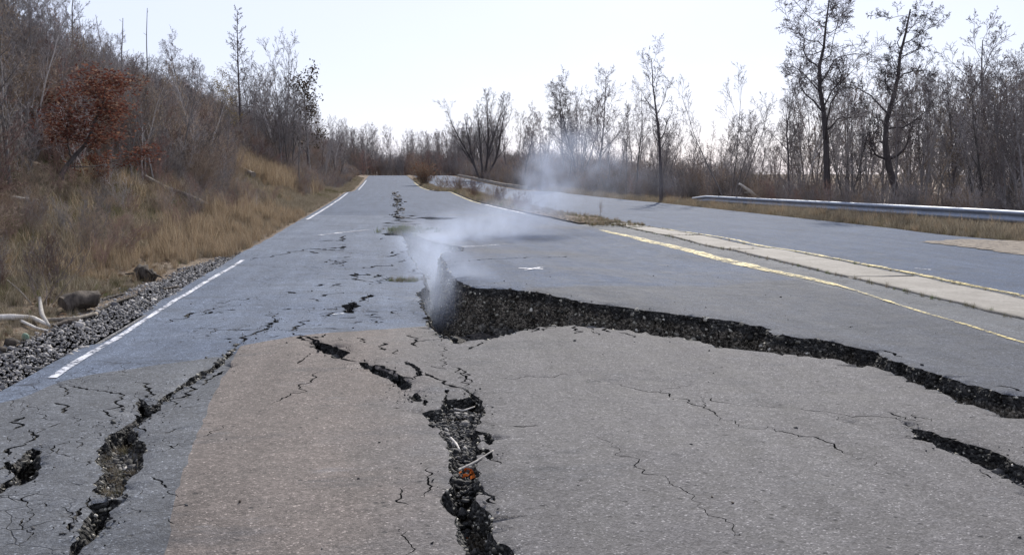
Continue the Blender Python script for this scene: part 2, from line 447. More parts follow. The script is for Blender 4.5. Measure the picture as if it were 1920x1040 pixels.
t = NT('galvanised_steel'); c = t.coords()
n = t.noise(c, 5, 4, .6)
M['steel'] = t.principled(t.mix(t.ramp(n, [(.3, 0.0), (.7, 1.0)]), (.20, .235, .30), (.31, .35, .42)), t.ramp(n, [(.3, .5), (.7, .65)]), None, .4, metal=.3)
t = NT('post_timber'); c = t.coords()
M['post'] = t.principled(t.mix(t.noise(c, 8, 4), (.04, .035, .03), (.12, .10, .085)), .9)
t = NT('mossy_stone'); c = t.coords()
n = t.noise(c, 14, 4, .6)
M['moss'] = t.principled(t.mix(t.ramp(n, [(.4, 0.0), (.6, 1.0)]), (.14, .21, .15), (.27, .30, .26)), .8, t.bump(n, .6, .01))

# ------------------------------------------------------------------ the ground sheet
xs = np.unique(np.concatenate([np.linspace(-420, -60, 16), np.linspace(-60, -22, 26), np.arange(-22, -2.7, .22),
      [-2.68, -2.56, -2.44], np.arange(-1.5, 5.2, .8), [5.44, 5.52, 5.6], np.arange(5.9, 13, .5), np.arange(13.1, 22, .25),
      np.linspace(22.5, 60, 30), np.linspace(65, 420, 16)]))
ys = np.unique(np.concatenate([[-60, -30, -15, -7.2, -6.8], np.arange(-5, 3, 1.0), np.arange(3, 32.8, .28), [32.9, 33.1],
      np.arange(33.5, 90, .7), np.arange(90, 220, 2.5), np.linspace(225, 800, 24)]))
GX, GY = np.meshgrid(xs, ys, indexing='ij')
GZ = terrain(GX, GY)
ground = add('ground', mesh_np('ground', np.stack([GX, GY, GZ], -1).reshape(-1, 3), grid_faces(len(xs), len(ys)), True),
             M['ground'], kind='structure')

# ------------------------------------------------------------------ the broken carriageway: outlines of the cracks
ZN, ZR = z_near, z_right
def W(pts, fn): return np.array([on_z(px, py, fn) for px, py in pts])
def zoom5(p): return [(.4038 * x, 620 + .4038 * y) for x, y in p]
def zoom6(p): return [(500 + .423 * x, 600 + .423 * y) for x, y in p]
def zoom7(p): return [(1100 + .4615 * x, 560 + .4615 * y) for x, y in p]
def zoom2(p): return [(.4038 * x, 300 + .4038 * y) for x, y in p]
def zoom3(p): return [(600 + .4038 * x, 180 + .4038 * y) for x, y in p]

def jag(P, amp, closed=True, seed=0, smin=.014, k=.0022):
    out = []
    n = len(P)
    for i in range(n if closed else n - 1):
        a, b = P[i], P[(i + 1) % n]
        L = np.linalg.norm(b - a)
        step = max(smin, k * a[1])
        m = max(1, int(L / step))
        tt = np.arange(m) / m
        seg = a + (b - a) * tt[:, None]
        nrm = np.array((-(b - a)[1], (b - a)[0])) / max(L, 1e-6)
        am = np.minimum(amp, .25 * L) * np.minimum(1, np.sin(np.pi * np.clip(tt, .001, .999)) * 2.5 + .15)
        s1 = max(.9, a[1] / 9)
        off = fbm(seg[:, 0] * 9 / s1, seg[:, 1] * 9 / s1, seed + 70, 4)
        out.append(seg + nrm * (off * am * 2.0)[:, None])
    if not closed: out.append(P[-1:])
    return np.concatenate(out)

def line_crack(P, w, seed, taper=True, rough=1.0):
    """a thin crack along P with half-width about w, as a closed outline"""
    P = np.asarray(P)
    Q = jag(P, .05 * rough * max(1, P[:, 1].mean() / 8), False, seed, smin=.02)
    d = np.gradient(Q, axis=0); d /= np.maximum(np.linalg.norm(d, axis=1), 1e-6)[:, None]
    nr = np.stack([-d[:, 1], d[:, 0]], 1)
    tt = np.linspace(0, 1, len(Q))
    wd = w * (1 + 1.5 * fbm(Q[:, 0] * 12, Q[:, 1] * 12, seed + 5, 2))
    if taper: wd = wd * np.clip(np.minimum(tt, 1 - tt) * 6, .08, 1)
    wd = np.maximum(wd, .0012)
    # a crack seen end-on stays as wide along the view as across it
    return np.concatenate([Q + nr * wd[:, None], (Q - nr * wd[:, None])[::-1]])

holes = []           # (outline, wall depth)
k1_near = [(1920, 785), (1840, 765), (1780, 742), (1720, 715), (1660, 692), (1560, 672), (1450, 661), (1360, 652), (1300, 636),
           (1210, 622), (1130, 612), (1060, 608), (1010, 611), (960, 624), (905, 636), (860, 641), (830, 632), (803, 610)]
k1_left = [(797, 585), (786, 562), (783, 546), (797, 536), (793, 512), (776, 490), (764, 472), (760, 450), (752, 441), (722, 440), (716, 437), (752, 433)]
k1_right = [(776, 437), (812, 452), (872, 462), (868, 470), (828, 474), (838, 494), (846, 515), (870, 528), (893, 537),
            (960, 540), (1030, 550), (1090, 566), (1170, 577), (1290, 590), (1380, 600), (1440, 612), (1452, 624), (1540, 634), (1640, 655),
            (1665, 672), (1690, 676), (1780, 705), (1880, 735), (1920, 739)]
n_w, l_w, r_w = W(k1_near, ZN), W(k1_left, ZN), W(k1_right, ZR)
r_w[10:14, 1] += [.06, .14, .18, .06]
ext_n = np.array([[5.58, 4.35], [4.7, 5.0]]); ext_r = np.array([[4.75, 5.55], [5.58, 4.75]])
k1 = np.concatenate([ext_n, n_w, l_w, r_w, ext_r])
holes.append((jag(k1, .035, True, 1), .95))
# the slab right of the rift: everything beyond the middle of the big crack
mid_line = np.concatenate([np.array([[5.7, 4.55]]), [[4.72, 5.28]],
    W([(1900, 762), (1780, 725), (1680, 682)], lambda x, y: .5 * (ZN(x, y) + ZR(x, y)))])
def mid_of(pa, pb): return .5 * (on_z(*pa, ZN) + on_z(*pb, ZR))
mid_line = np.concatenate([np.array([[5.7, 4.55], [4.72, 5.28]]), np.array([mid_of(a, b) for a, b in [
    ((1920, 785), (1920, 739)), ((1780, 742), (1780, 705)), ((1660, 692), (1660, 668)), ((1560, 672), (1540, 634)), ((1450, 661), (1440, 616)),
    ((1300, 636), (1290, 590)), ((1210, 622), (1170, 577)), ((1130, 612), (1090, 566)), ((1060, 608), (1030, 552)), ((960, 624), (960, 540)),
    ((860, 641), (880, 533)), ((803, 610), (846, 515)), ((793, 512), (834, 492)), ((764, 472), (826, 474)), ((762, 455), (812, 453)), ((754, 437), (766, 438))]]),
    W([(748, 420), (741, 380)], ZN)])
RPOLY = np.concatenate([mid_line, [[mid_line[-1][0], 40.0], [9.0, 40.0], [9.0, 4.0]]])

# left crack: lower hole, crumbled middle, narrow upper part
holes.append((jag(W(zoom5([(300, 1060), (375, 900), (425, 790), (520, 765), (560, 770), (530, 850), (470, 905), (440, 950), (340, 1040), (320, 1060)]), ZN), .02, True, 2), .6))
holes.append((jag(W(zoom5([(425, 735), (445, 680), (470, 640), (452, 560), (475, 495), (540, 455), (610, 415), (645, 475), (672, 505), (660, 600), (600, 670), (575, 745), (520, 762), (470, 745)]), ZN), .025, True, 3), .45))
holes.append((jag(W(zoom5([(612, 412), (650, 385), (645, 300), (668, 315), (700, 345), (740, 310), (830, 245), (920, 190), (1000, 145), (1075, 78), (1112, 52), (1085, 90), (1010, 165), (930, 215), (840, 268), (760, 330), (735, 365), (680, 395), (635, 435)]), ZN), .02, True, 4), .35))
holes.append((line_crack(W(zoom5([(735, 345), (850, 270), (960, 200), (1025, 155)]), ZN) + [.05, 0], .012, 11), .2))
holes.append((line_crack(W(zoom5([(625, 360), (640, 400), (600, 440), (520, 480), (440, 490)]), ZN), .014, 12), .2))
holes.append((line_crack(W(zoom5([(1110, 55), (1190, 5), (1300, -60)]), ZN), .02, 13), .12))
# small hole at the left border
holes.append((jag(W(zoom5([(150, 528), (188, 545), (196, 590), (165, 672), (100, 702), (60, 700), (-10, 745), (-20, 720), (55, 672), (48, 612), (100, 575)]), ZN), .02, True, 5), .4))
# crumbled middle crack
holes.append((jag(W(zoom6([(790, 300), (812, 300), (800, 345), (870, 340), (905, 330), (870, 298), (890, 296), (960, 350), (972, 400), (940, 450), (925, 475), (985, 490),
    (1000, 530), (985, 540), (960, 495), (935, 500), (945, 560), (985, 560), (1003, 600), (990, 610), (960, 580), (930, 590), (935, 650), (945, 700), (960, 735),
    (1015, 765), (1010, 785), (945, 755), (940, 790), (1000, 850), (1005, 900), (1025, 970), (1085, 1000), (1130, 1065), (880, 1065), (868, 1000), (840, 925), (842, 855), (780, 815),
    (772, 770), (820, 722), (804, 660), (812, 600), (800, 532), (768, 482), (728, 452), (695, 412), (690, 398), (775, 382), (785, 340)]), ZN), .014, True, 6), .45))
holes.append((jag(W(zoom6([(195, 92), (240, 92), (290, 108), (345, 125), (368, 138), (345, 148), (320, 165), (290, 160), (250, 140), (215, 120)]), ZN), .03, True, 7), .25))
holes.append((jag(W(zoom6([(408, 182), (440, 180), (520, 215), (600, 250), (645, 275), (642, 292), (600, 300), (550, 262), (500, 238), (430, 205)]), ZN), .02, True, 8), .22))
holes.append((jag(W(zoom6([(640, 330), (665, 310), (680, 335), (690, 352), (650, 350)]), ZN), .02, True, 9), .2))
# right lower crack
holes.append((jag(W(zoom7([(1288, 498), (1340, 516), (1420, 538), (1500, 558), (1650, 610), (1777, 668), (1850, 705), (1850, 800), (1777, 762), (1680, 722), (1620, 680), (1530, 632), (1420, 592), (1380, 570), (1320, 556), (1355, 548)]), ZN), .025, True, 10), .4))
# potholes and gaps in the left lane
holes.append((jag(W([(642, 575), (652, 567), (677, 565), (700, 556), (697, 551), (676, 560), (674, 572), (666, 587), (650, 586)], ZN), .05, True, 14), .15))
holes.append((jag(W([(778, 407), (800, 406), (830, 407), (860, 408), (835, 411), (805, 411)], ZR), .05, True, 15), .3))

hair = []
def H(pts, w, fn=ZN, d=.10, **k): hair.append((pts, w, fn, d, k))
# right near slab
H(zoom7([(100, 340), (200, 365), (300, 380), (400, 405), (470, 440), (540, 490), (580, 490), (660, 525)]), .0055)
H(zoom7([(730, 515), (860, 550), (960, 570), (1080, 630)]), .0045)
H(zoom7([(510, 400), (590, 425)]), .004)
H(zoom7([(810, 440), (1000, 460), (1200, 480), (1300, 500)]), .004)
H(zoom7([(1200, 455), (1300, 478), (1390, 500)]), .006); H(zoom7([(1330, 465), (1400, 495)]), .004)
H(zoom7([(440, 390), (470, 440)]), .003); H(zoom7([(655, 523), (695, 528), (735, 515)]), .003); H(zoom7([(590, 425), (700, 428), (812, 440)]), .0022)
H(zoom7([(0, 330), (100, 340)]), .0025); H(zoom7([(1080, 630), (1180, 660), (1290, 720)]), .0022); H(zoom7([(460, 830), (560, 900), (600, 960)]), .0022); H(zoom7([(40, 560), (100, 590)]), .0025)
H(zoom7([(960, 455), (1050, 500), (1160, 520)]), .002); H(zoom7([(470, 395), (512, 400)]), .002); H(zoom7([(300, 380), (360, 350), (440, 345)]), .002)
H(zoom7([(100, 590), (240, 690), (350, 750), (460, 830)]), .0035)
H(zoom7([(1600, 700), (1640, 725)]), .004); H(zoom7([(1620, 450), (1690, 470)]), .005)
H(zoom7([(1175, 205), (1280, 235)]), .02, ZR); H(zoom7([(1660, 350), (1777, 375)]), .01, ZR)
H(zoom6([(960, 255), (1150, 248), (1400, 240)]), .0025)
# brown patch
H(zoom6([(190, 150), (155, 195)]), .006); H(zoom6([(240, 220), (200, 260), (150, 320), (60, 350), (0, 375)]), .006)
H(zoom6([(625, 178), (645, 200), (665, 220), (640, 262)]), .016); H(zoom6([(705, 228), (780, 275), (830, 292), (880, 300)]), .016)
H(zoom6([(630, 60), (660, 90), (650, 120)]), .010); H(zoom6([(510, 98), (522, 132)]), .022); H(zoom6([(540, 130), (575, 125), (575, 150)]), .012)
H(zoom6([(780, 100), (775, 155), (800, 215)]), .005); H(zoom6([(410, 75), (450, 100)]), .012)
H(zoom6([(430, 180), (540, 215), (640, 265)]), .012); H(zoom6([(330, 165), (400, 180)]), .012); H(zoom6([(675, 340), (715, 378)]), .014)
H(zoom6([(150, 68), (200, 95)]), .03); H(zoom6([(660, 95), (770, 82), (800, 95)]), .008); H(zoom6([(730, 200), (800, 215)]), .006)
H(zoom6([(820, 200), (880, 250), (875, 290)]), .009); H(zoom6([(860, 215), (890, 280)]), .007)
H(zoom6([(740, 645), (710, 690), (720, 740), (700, 780)]), .0055); H(zoom6([(590, 740), (610, 820)]), .004)
H(zoom6([(620, 930), (610, 1040)]), .003); H(zoom6([(1015, 765), (1020, 810)]), .006); H(zoom6([(1000, 590), (1035, 635)]), .005)
H(zoom6([(730, 452), (735, 475)]), .01); H(zoom6([(1090, 466), (1140, 470), (1210, 466)]), .010, d=.05); H(zoom6([(560, 388), (590, 388)]), .006)
# left, in front
H(zoom5([(260, 235), (400, 265), (560, 285), (580, 295), (500, 380), (440, 475)]), .008); H(zoom5([(425, 760), (370, 820), (320, 890), (325, 930)]), .007)
H(zoom5([(700, 565), (860, 515), (930, 490), (1040, 430)]), .004); H(zoom5([(720, 830), (870, 795)]), .003)
H(zoom5([(45, 580), (110, 520), (150, 450)]), .014); H(zoom5([(60, 455), (80, 415), (110, 395)]), .012); H(zoom5([(250, 330), (325, 380)]), .010)
H(zoom5([(150, 500), (200, 450), (290, 420)]), .006); H(zoom5([(280, 250), (330, 310)]), .006); H(zoom5([(640, 230), (690, 270), (680, 310)]), .012)
H(zoom5([(660, 470), (680, 420), (740, 380)]), .006); H(zoom5([(170, 740), (120, 840), (110, 900)]), .004); H(zoom5([(70, 860), (130, 920), (100, 1000)]), .003)
H(zoom5([(0, 640), (50, 600)]), .012); H(zoom5([(195, 580), (240, 560), (280, 500)]), .005)
# blue left lane
H(zoom2([(720, 760), (900, 720), (1000, 690), (1130, 665)]), .010); H(zoom2([(860, 728), (930, 705)]), .03)
H(zoom2([(1320, 612), (1365, 618)]), .03); H(zoom2([(1140, 465), (1300, 440), (1440, 412), (1585, 418)]), .018)
H(zoom2([(1430, 410), (1500, 415), (1585, 405), (1612, 400)]), .05); H(zoom2([(1330, 800), (1380, 770), (1430, 735)]), .012)
H(zoom2([(1210, 780), (1280, 740), (1230, 700)]), .008); H(zoom2([(1350, 800), (1450, 830), (1480, 850)]), .016)
H(zoom3([(0, 712), (120, 715)]), .05); H(zoom3([(200, 800), (330, 780)]), .025); H(zoom3([(150, 840), (240, 865)]), .03)
H(zoom3([(0, 930), (100, 910)]), .015); H(zoom3([(240, 880), (330, 840), (380, 860), (450, 850)]), .012); H(zoom3([(60, 780), (130, 760)]), .015)
H(zoom3([(30, 845), (150, 850)]), .012); H(zoom3([(160, 820), (180, 840)]), .03); H(zoom3([(240, 840), (300, 830)]), .02)
H([(748, 430), (743, 412), (749, 398), (741, 380)], .06, rough=2.5)
for (a, b) in [((900, 640), (880, 655)), ((1005, 613), (990, 622)), ((1040, 611), (1020, 620)), ((1075, 610), (1085, 625)), ((1105, 612), (1122, 628)), ((1130, 614), (1148, 622)), ((1160, 622), (1195, 632))]:
    H([a, b], .012)
_sp = random.Random(3)
for _k in range(70):
    _px, _py = _sp.uniform(560, 785), _sp.uniform(445, 615)
    if _k > 45: _px, _py = _sp.uniform(380, 700), _sp.uniform(560, 640)
    _l = _sp.uniform(6, 34); _a = _sp.gauss(-.25, .5)
    H([(_px, _py), (_px + .5 * _l, _py + _sp.uniform(-2, 2)), (_px + _l * math.cos(_a), _py + .35 * _l * math.sin(_a))], _sp.uniform(.006, .02) * (600 - 322) / (_py - 322), d=.06)
for _k in range(36):
    _px, _py = _sp.uniform(0, 330), _sp.uniform(730, 1000)
    _l = _sp.uniform(8, 45); _a = _sp.uniform(-1.2, 1.2)
    H([(_px, _py), (_px + .5 * _l * math.cos(_a), _py + .5 * _l * math.sin(_a) + 3), (_px + _l * math.cos(_a), _py + _l * math.sin(_a))], _sp.uniform(.0015, .006), d=.05)
# right slab
H(zoom3([(600, 775), (800, 755), (1050, 748), (1200, 742)]), .018, ZR)
for _i, (pts, w, fn, d, k) in enumerate(hair):
    holes.append((line_crack(W(pts, fn), w, 200 + _i, **k), d))

patch_brown = jag(np.concatenate([W([(300, 1075), (330, 930), (352, 860), (400, 740), (440, 665), (452, 648), (550, 630), (640, 622), (700, 618), (760, 614), (800, 611)], ZN),
                  n_w[:-1][::-1], [[4.7, 4.9], [5.58, 4.2], [5.59, -6.5], [-.95, -6.5], [-1.0, 2.2]]]), .012, True, 40, smin=.08)
patch_grey = jag(np.concatenate([W([(440, 663), (300, 683), (170, 702), (110, 716), (40, 745)], ZN), [[-2.61, 6.0], [-2.61, -6.4], [-.8, -6.4], [-.9, 2.0]],
                  W([(352, 900), (400, 740)], ZN) + [.3, 0]]), .012, True, 41, smin=.08)

def inside(P, poly):
    P = np.asarray(P); res = np.zeros(len(P), bool)
    lo, hi = poly.min(0), poly.max(0)
    idx = np.where((P[:, 0] >= lo[0]) & (P[:, 0] <= hi[0]) & (P[:, 1] >= lo[1]) & (P[:, 1] <= hi[1]))[0]
    if len(idx) == 0: return res
    x, y = P[idx, 0], P[idx, 1]
    r = np.zeros(len(idx), bool)
    a = poly; b = np.roll(poly, -1, 0)
    for (x1, y1), (x2, y2) in zip(a, b):
        if y1 == y2: continue
        c_ = (y1 > y) != (y2 > y)
        if not c_.any(): continue
        r ^= c_ & (x < (x2 - x1) * (y - y1) / (y2 - y1) + x1)
    res[idx] = r
    return res

XL, XR, Y0, Y1 = -2.62, 5.60, -6.6, 33.0
outer = []
for yv in np.arange(Y0, Y1 + .01, .3): outer.append((XL + .03 * float(fbm(yv * 2, 0, 61, 3)), yv))
outer += [(xv, Y1) for xv in np.arange(XL + .4, XR - .2, .4)]
outer += [(float(min(XR, MED_L(yv))), yv) for yv in np.arange(Y1, Y0 - .01, -.5)]
outer += [(xv, Y0) for xv in np.arange(XR - .4, XL + .2, -.4)]
outer = np.array(outer)
pts, edges = [], []
def push(P, closed=True):
    b = len(pts); pts.extend(map(tuple, P)); n = len(P)
    edges.extend((b + i, b + (i + 1) % n) for i in range(n if closed else n - 1))
push(outer); push(patch_brown); push(patch_grey)
for P, d in holes: push(P)
yy = 2.6
fill = []
while yy < Y1:
    st = .07 + .012 * yy
    xx = np.arange(XL + .05, XR - .03, st)
    fill.append(np.stack([xx + rng.uniform(-.3, .3, len(xx)) * st, yy + rng.uniform(-.3, .3, len(xx)) * st], 1)); yy += st
for yb in np.arange(-6.2, 2.6, .5):
    xx = np.arange(XL + .2, XR - .1, .5); fill.append(np.stack([xx, np.full(len(xx), yb)], 1))
fill = np.concatenate(fill); fill = fill[inside(fill, outer)]
pts.extend(map(tuple, fill))
cv, ce, cf, _, _, _ = delaunay_2d_cdt([Vector(p) for p in pts], edges, [], 0, 1e-4)
PV = np.array([(v.x, v.y) for v in cv]); TR = np.array([f for f in cf if len(f) == 3])
cen = PV[TR].mean(1)
keep = inside(cen, outer)
hole_depth = np.zeros(len(TR))
for P, d in holes:
    m = inside(cen, P); hole_depth[m] = np.maximum(hole_depth[m], d)
solid = keep & (hole_depth == 0)
v_right = inside(PV, RPOLY)
PZ = np.where(v_right, z_right(PV[:, 0], PV[:, 1]), z_near(PV[:, 0], PV[:, 1]))
t_right = inside(cen, RPOLY); t_brown = inside(cen, patch_brown) & ~t_right; t_grey = inside(cen, patch_grey) & ~t_right & ~t_brown
# edges between kept road and crack
ed = {}
for ti in np.where(keep)[0]:
    a, b, c3 = TR[ti]
    for e in ((a, b), (b, c3), (c3, a)):
        ed.setdefault((min(e), max(e)), []).append(ti)
rim = []
for (a, b), ts in ed.items():
    if len(ts) == 2 and solid[ts[0]] != solid[ts[1]]:
        s, h = (ts[0], ts[1]) if solid[ts[0]] else (ts[1], ts[0])
        rim.append((a, b, s, h))
vn = np.zeros((len(PV), 2)); vd = np.zeros(len(PV))
for a, b, s, h in rim:
    e = PV[b] - PV[a]; n_ = np.array((-e[1], e[0])); n_ = n_ / max(np.linalg.norm(n_), 1e-9)
    if np.dot(n_, cen[h] - PV[a]) < 0: n_ = -n_
    for v_ in (a, b): vn[v_] += n_; vd[v_] = max(vd[v_], hole_depth[h])
vn /= np.maximum(np.linalg.norm(vn, axis=1), 1e-6)[:, None]
PZ = PZ - np.where(vd > .15, .012 + .02 * np.abs(vnoise(PV[:, 0] * 9, PV[:, 1] * 9, 77)), np.where(vd > 0, .003, 0))

def compact(T):
    u, inv = np.unique(T, return_inverse=True); return u, inv.reshape(T.shape)
regions = [('road', ~t_right & ~t_brown & ~t_grey, M['asphalt_sky_tint']), ('asphalt_patch', t_brown, M['asphalt_brown']),
           ('asphalt_patch', t_grey, M['asphalt_grey']), ('road', t_right, M['asphalt_slab'])]
road_objs = []
wall_pts = []         # samples on broken faces, for loose aggregate: (point, normal2d)
for nm, msk, mt in regions:
    T = TR[solid & msk]
    u, F = compact(T)
    o = add(nm, mesh_np(nm, np.column_stack([PV[u], PZ[u]]), F, True), mt, kind='structure')
    road_objs.append(o)
    R = [(a, b) for a, b, s, h in rim if msk[s]]
    if not R: continue
    ua, Fe = compact(np.array(R))
    NL = 8
    lev = np.linspace(0, 1, NL) ** 1.25
    wv = np.zeros((NL, len(ua), 3))
    for k in range(NL):
        dep = vd[ua] * lev[k]
        off = np.minimum(.22, .16 * dep) + np.where(vd[ua] > .15, np.where(vd[ua] > .8, .05, .03), .002) * (k > 0) * 2 * fbm(PV[ua, 0] * 12 + k * 1.3, PV[ua, 1] * 12 + k * 2.7, 90, 3)
        wv[k, :, :2] = PV[ua] + vn[ua] * off[:, None]
        wv[k, :, 2] = PZ[ua] - dep - (.0005 if k == 0 else 0)
    nU = len(ua)
    wf = np.concatenate([np.column_stack([Fe[:, 0] + k * nU, Fe[:, 1] + k * nU, Fe[:, 1] + (k + 1) * nU, Fe[:, 0] + (k + 1) * nU]) for k in range(NL - 1)])
    we = mesh_np('broken_edge', wv.reshape(-1, 3), wf, False)
    wa = we.attributes.new('below', 'FLOAT', 'POINT'); wa.data.foreach_set('value', np.concatenate([vd[ua] * lv for lv in lev]).astype(np.float32))
    add('broken_edge', we, M['layered'], parent=o)
    big = (vd[ua][Fe].min(1) > .3)
    V3 = wv.reshape(-1, 3)
    for k in range(NL - 1):
        e = Fe[big]
        if len(e) == 0: continue
        qa, qb = V3[e[:, 0] + k * nU], V3[e[:, 1] + (k + 1) * nU]
        wall_pts.append(np.concatenate([qa + (qb - qa) * rng.random((len(e), 1)), np.repeat(vd[ua][e[:, 0]][:, None], 1, 1)], 1))

# bed of the cracks
bx_, by_ = np.arange(-2.55, 5.6, .055), np.concatenate([np.arange(1.5, 14, .06), np.arange(14, 33, .14)])
BX, BY = np.meshgrid(bx_, by_, indexing='ij')
BZ = np.full(BX.shape, -.46)
def blob(px, py, r, z):
    global BZ
    w = np.clip(1.6 * np.exp(-((BX - px) ** 2 + (BY - py) ** 2) / r ** 2), 0, 1); BZ = BZ * (1 - w) + z * w
for p in W([(800, 600), (800, 560), (812, 520), (800, 490), (790, 460)], ZN): blob(p[0], p[1], 1.0, -.85)
for p in W([(890, 610), (940, 600), (1000, 590)], ZN): blob(p[0] , p[1] + .25, .45, -.22)
for p in W(zoom6([(830, 380), (860, 420), (860, 470), (860, 540), (870, 600), (870, 660), (880, 720)]), ZN): blob(*p, .35, -.10)
for p in W(zoom6([(880, 800), (900, 880), (930, 960), (980, 1030)]), ZN): blob(*p, .3, -.24)
for p in W(zoom5([(560, 500), (560, 560), (540, 620), (510, 690)]), ZN): blob(*p, .22, -.10)
for p in W(zoom5([(140, 590), (120, 650)]), ZN): blob(*p, .2, -.16)
for p in W(zoom7([(1450, 580), (1550, 620), (1650, 670), (1760, 720)]), ZN): blob(*p, .3, -.13)
for p in W(zoom5([(690, 360), (800, 290), (900, 220)]), ZN): blob(*p, .2, -.10)
for p in W(zoom6([(280, 125), (540, 240)]), ZN): blob(*p, .35, -.09)
BZ = BZ + .07 * fbm(BX * 7, BY * 7, 120, 4) * np.clip(-BZ * 4, .3, 1)
road_bed = add('road_bed', mesh_np('road_bed', np.stack([BX, BY, BZ], -1).reshape(-1, 3), grid_faces(len(bx_), len(by_)), False), M['bed'], kind='structure')
def bed_z(x, y):
    i = np.clip(np.searchsorted(bx_, x), 0, len(bx_) - 1); j = np.clip(np.searchsorted(by_, y), 0, len(by_) - 1)
    return BZ[i, j]

# ------------------------------------------------------------------ loose stones (one mesh each, many small hulls)
ico_v = []
_ph = (1 + 5 ** .5) / 2
for s1 in (-1, 1):
    for s2 in (-1, 1):
        ico_v += [(0, s1, s2 * _ph), (s1, s2 * _ph, 0), (s2 * _ph, 0, s1)]
ico_v = np.array(ico_v) / math.sqrt(1 + _ph * _ph)
ico_f = []
for i in range(12):
    for j in range(i + 1, 12):
        for k in range(j + 1, 12):
            if all(np.linalg.norm(ico_v[a] - ico_v[b]) < 1.1 for a, b in ((i, j), (j, k), (i, k))):
                n_ = np.cross(ico_v[j] - ico_v[i], ico_v[k] - ico_v[i])
                ico_f.append((i, j, k) if np.dot(n_, ico_v[i]) > 0 else (i, k, j))
ico_f = np.array(ico_f)
def stones(P, size, flat=.65):
    n = len(P)
    var = rng.uniform(.5, 1.35, (16, 12, 1)) * ico_v[None]
    V = var[rng.integers(0, 16, n)] * np.asarray(size).reshape(-1, 1, 1) * rng.uniform(.6, 1.3, (n, 1, 3))
    V[:, :, 2] *= flat
    ax = rng.uniform(0, 2 * np.pi, n); ay = rng.uniform(-.9, .9, n)
    c_, s_ = np.cos(ay)[:, None], np.sin(ay)[:, None]
    V = np.stack([V[..., 0] * c_ + V[..., 2] * s_, V[..., 1], -V[..., 0] * s_ + V[..., 2] * c_], -1)
    c_, s_ = np.cos(ax)[:, None], np.sin(ax)[:, None]
    V = np.stack([V[..., 0] * c_ - V[..., 1] * s_, V[..., 0] * s_ + V[..., 1] * c_, V[..., 2]], -1) + np.asarray(P)[:, None]
    return V.reshape(-1, 3), (ico_f[None] + (np.arange(n) * 12)[:, None, None]).reshape(-1, 3)

wp = np.concatenate(wall_pts); wp = wp[(wp[:, 1] < 20) & (wp[:, 1] > 2.2)]
wp = wp[rng.permutation(len(wp))[:13000]]
sz = rng.uniform(.006, .016, len(wp)) * np.where(wp[:, 1] > 7.5, 1.9, 1.0)
V, F = stones(wp[:, :3], sz, .8)
add('aggregate', mesh_np('aggregate', V, F), M['aggregate'], kind='stuff', label='pale and dark aggregate stones set in the broken asphalt faces', cat='aggregate')
# crumbled rubble on the crack beds
RP = []
for hi_ in range(len(holes) - len(hair)):
    P, d = holes[hi_]
    lo, hi = P.min(0), P.max(0)
    area = (hi - lo).prod()
    n = int(min(9000, 5200 * area)) + 60
    q = lo + rng.random((n, 2)) * (hi - lo)
    q = q[inside(q, P)]; q = q[(q[:, 1] < 22) & (q[:, 1] > 2)]
    RP.append(q)
RP = np.concatenate(RP); RP = RP[rng.permutation(len(RP))[:11000]]
rz = bed_z(RP[:, 0], RP[:, 1]) + .012
V, F = stones(np.column_stack([RP, rz]), np.minimum(rng.gamma(1.6, .006, len(RP)) + .004, .05) * np.where(RP[:, 1] < 7, .75, 1.4), .75)
add('rubble', mesh_np('rubble', V, F), M['rubble'], kind='stuff', label='crumbled asphalt and stones lying in the cracks', cat='rubble')
ck = []
for _k in range(150):
    f = rng.random(); p = r_w[8] * (1 - f) + r_w[13] * f if _k % 3 else r_w[13] * (1 - f) + r_w[-1] * f
    ck.append((p[0] + rng.normal(0, .06), p[1] - .12 - abs(rng.normal(0, .16))))
ck = np.array(ck); ok = inside(ck, holes[0][0]); ck = ck[ok]
V, F = stones(np.column_stack([ck, bed_z(ck[:, 0], ck[:, 1]) + .03]), rng.uniform(.025, .085, len(ck)), .7)
add('fallen_chunks', mesh_np('fallen_chunks', V, F), M['broken'], kind='stuff', label='broken asphalt chunks fallen below the high torn edge', cat='rubble')
sy_ = rng.uniform(30, 64, 260); sx_ = np.interp(sy_, [30, 45, 64], [.50, .62, .75]) + rng.normal(0, .10, 260) + .12 * np.sin(sy_ * .7)
V, F = stones(np.column_stack([sx_, sy_, z_near(sx_, sy_) + .005]), rng.gamma(1.8, .022, 260) + .012, .5)
add('seam_rubble', mesh_np('seam_rubble', V, F), M['rubble'], kind='stuff', label='dark crumbs along the seam of the far lane', cat='rubble')
# chips scattered on the pavement beside the cracks
cps = []
for hi_ in range(0, 14):
    P, d = holes[hi_]
    q = P[rng.integers(0, len(P), 60)] + rng.normal(0, .07, (60, 2)); cps.append(q)
q = np.stack([rng.uniform(-2.3, 5, 260), rng.uniform(3.4, 16, 260)], 1); cps.append(q)
cps = np.concatenate(cps)
ok = inside(cps, outer)
for P, d in holes: ok &= ~inside(cps, P)
ok &= (cps[:, 1] > 2.5)
cps = cps[ok]
cz = np.where(inside(cps, RPOLY), z_right(cps[:, 0], cps[:, 1]), z_near(cps[:, 0], cps[:, 1]))
V, F = stones(np.column_stack([cps, cz + .002]), rng.gamma(1.4, .0022, len(cps)) + .0018, .7)
add('chippings', mesh_np('chippings', V, F), M['rubble'], kind='stuff', label='loose stone chippings scattered over the cracked asphalt', cat='chippings')

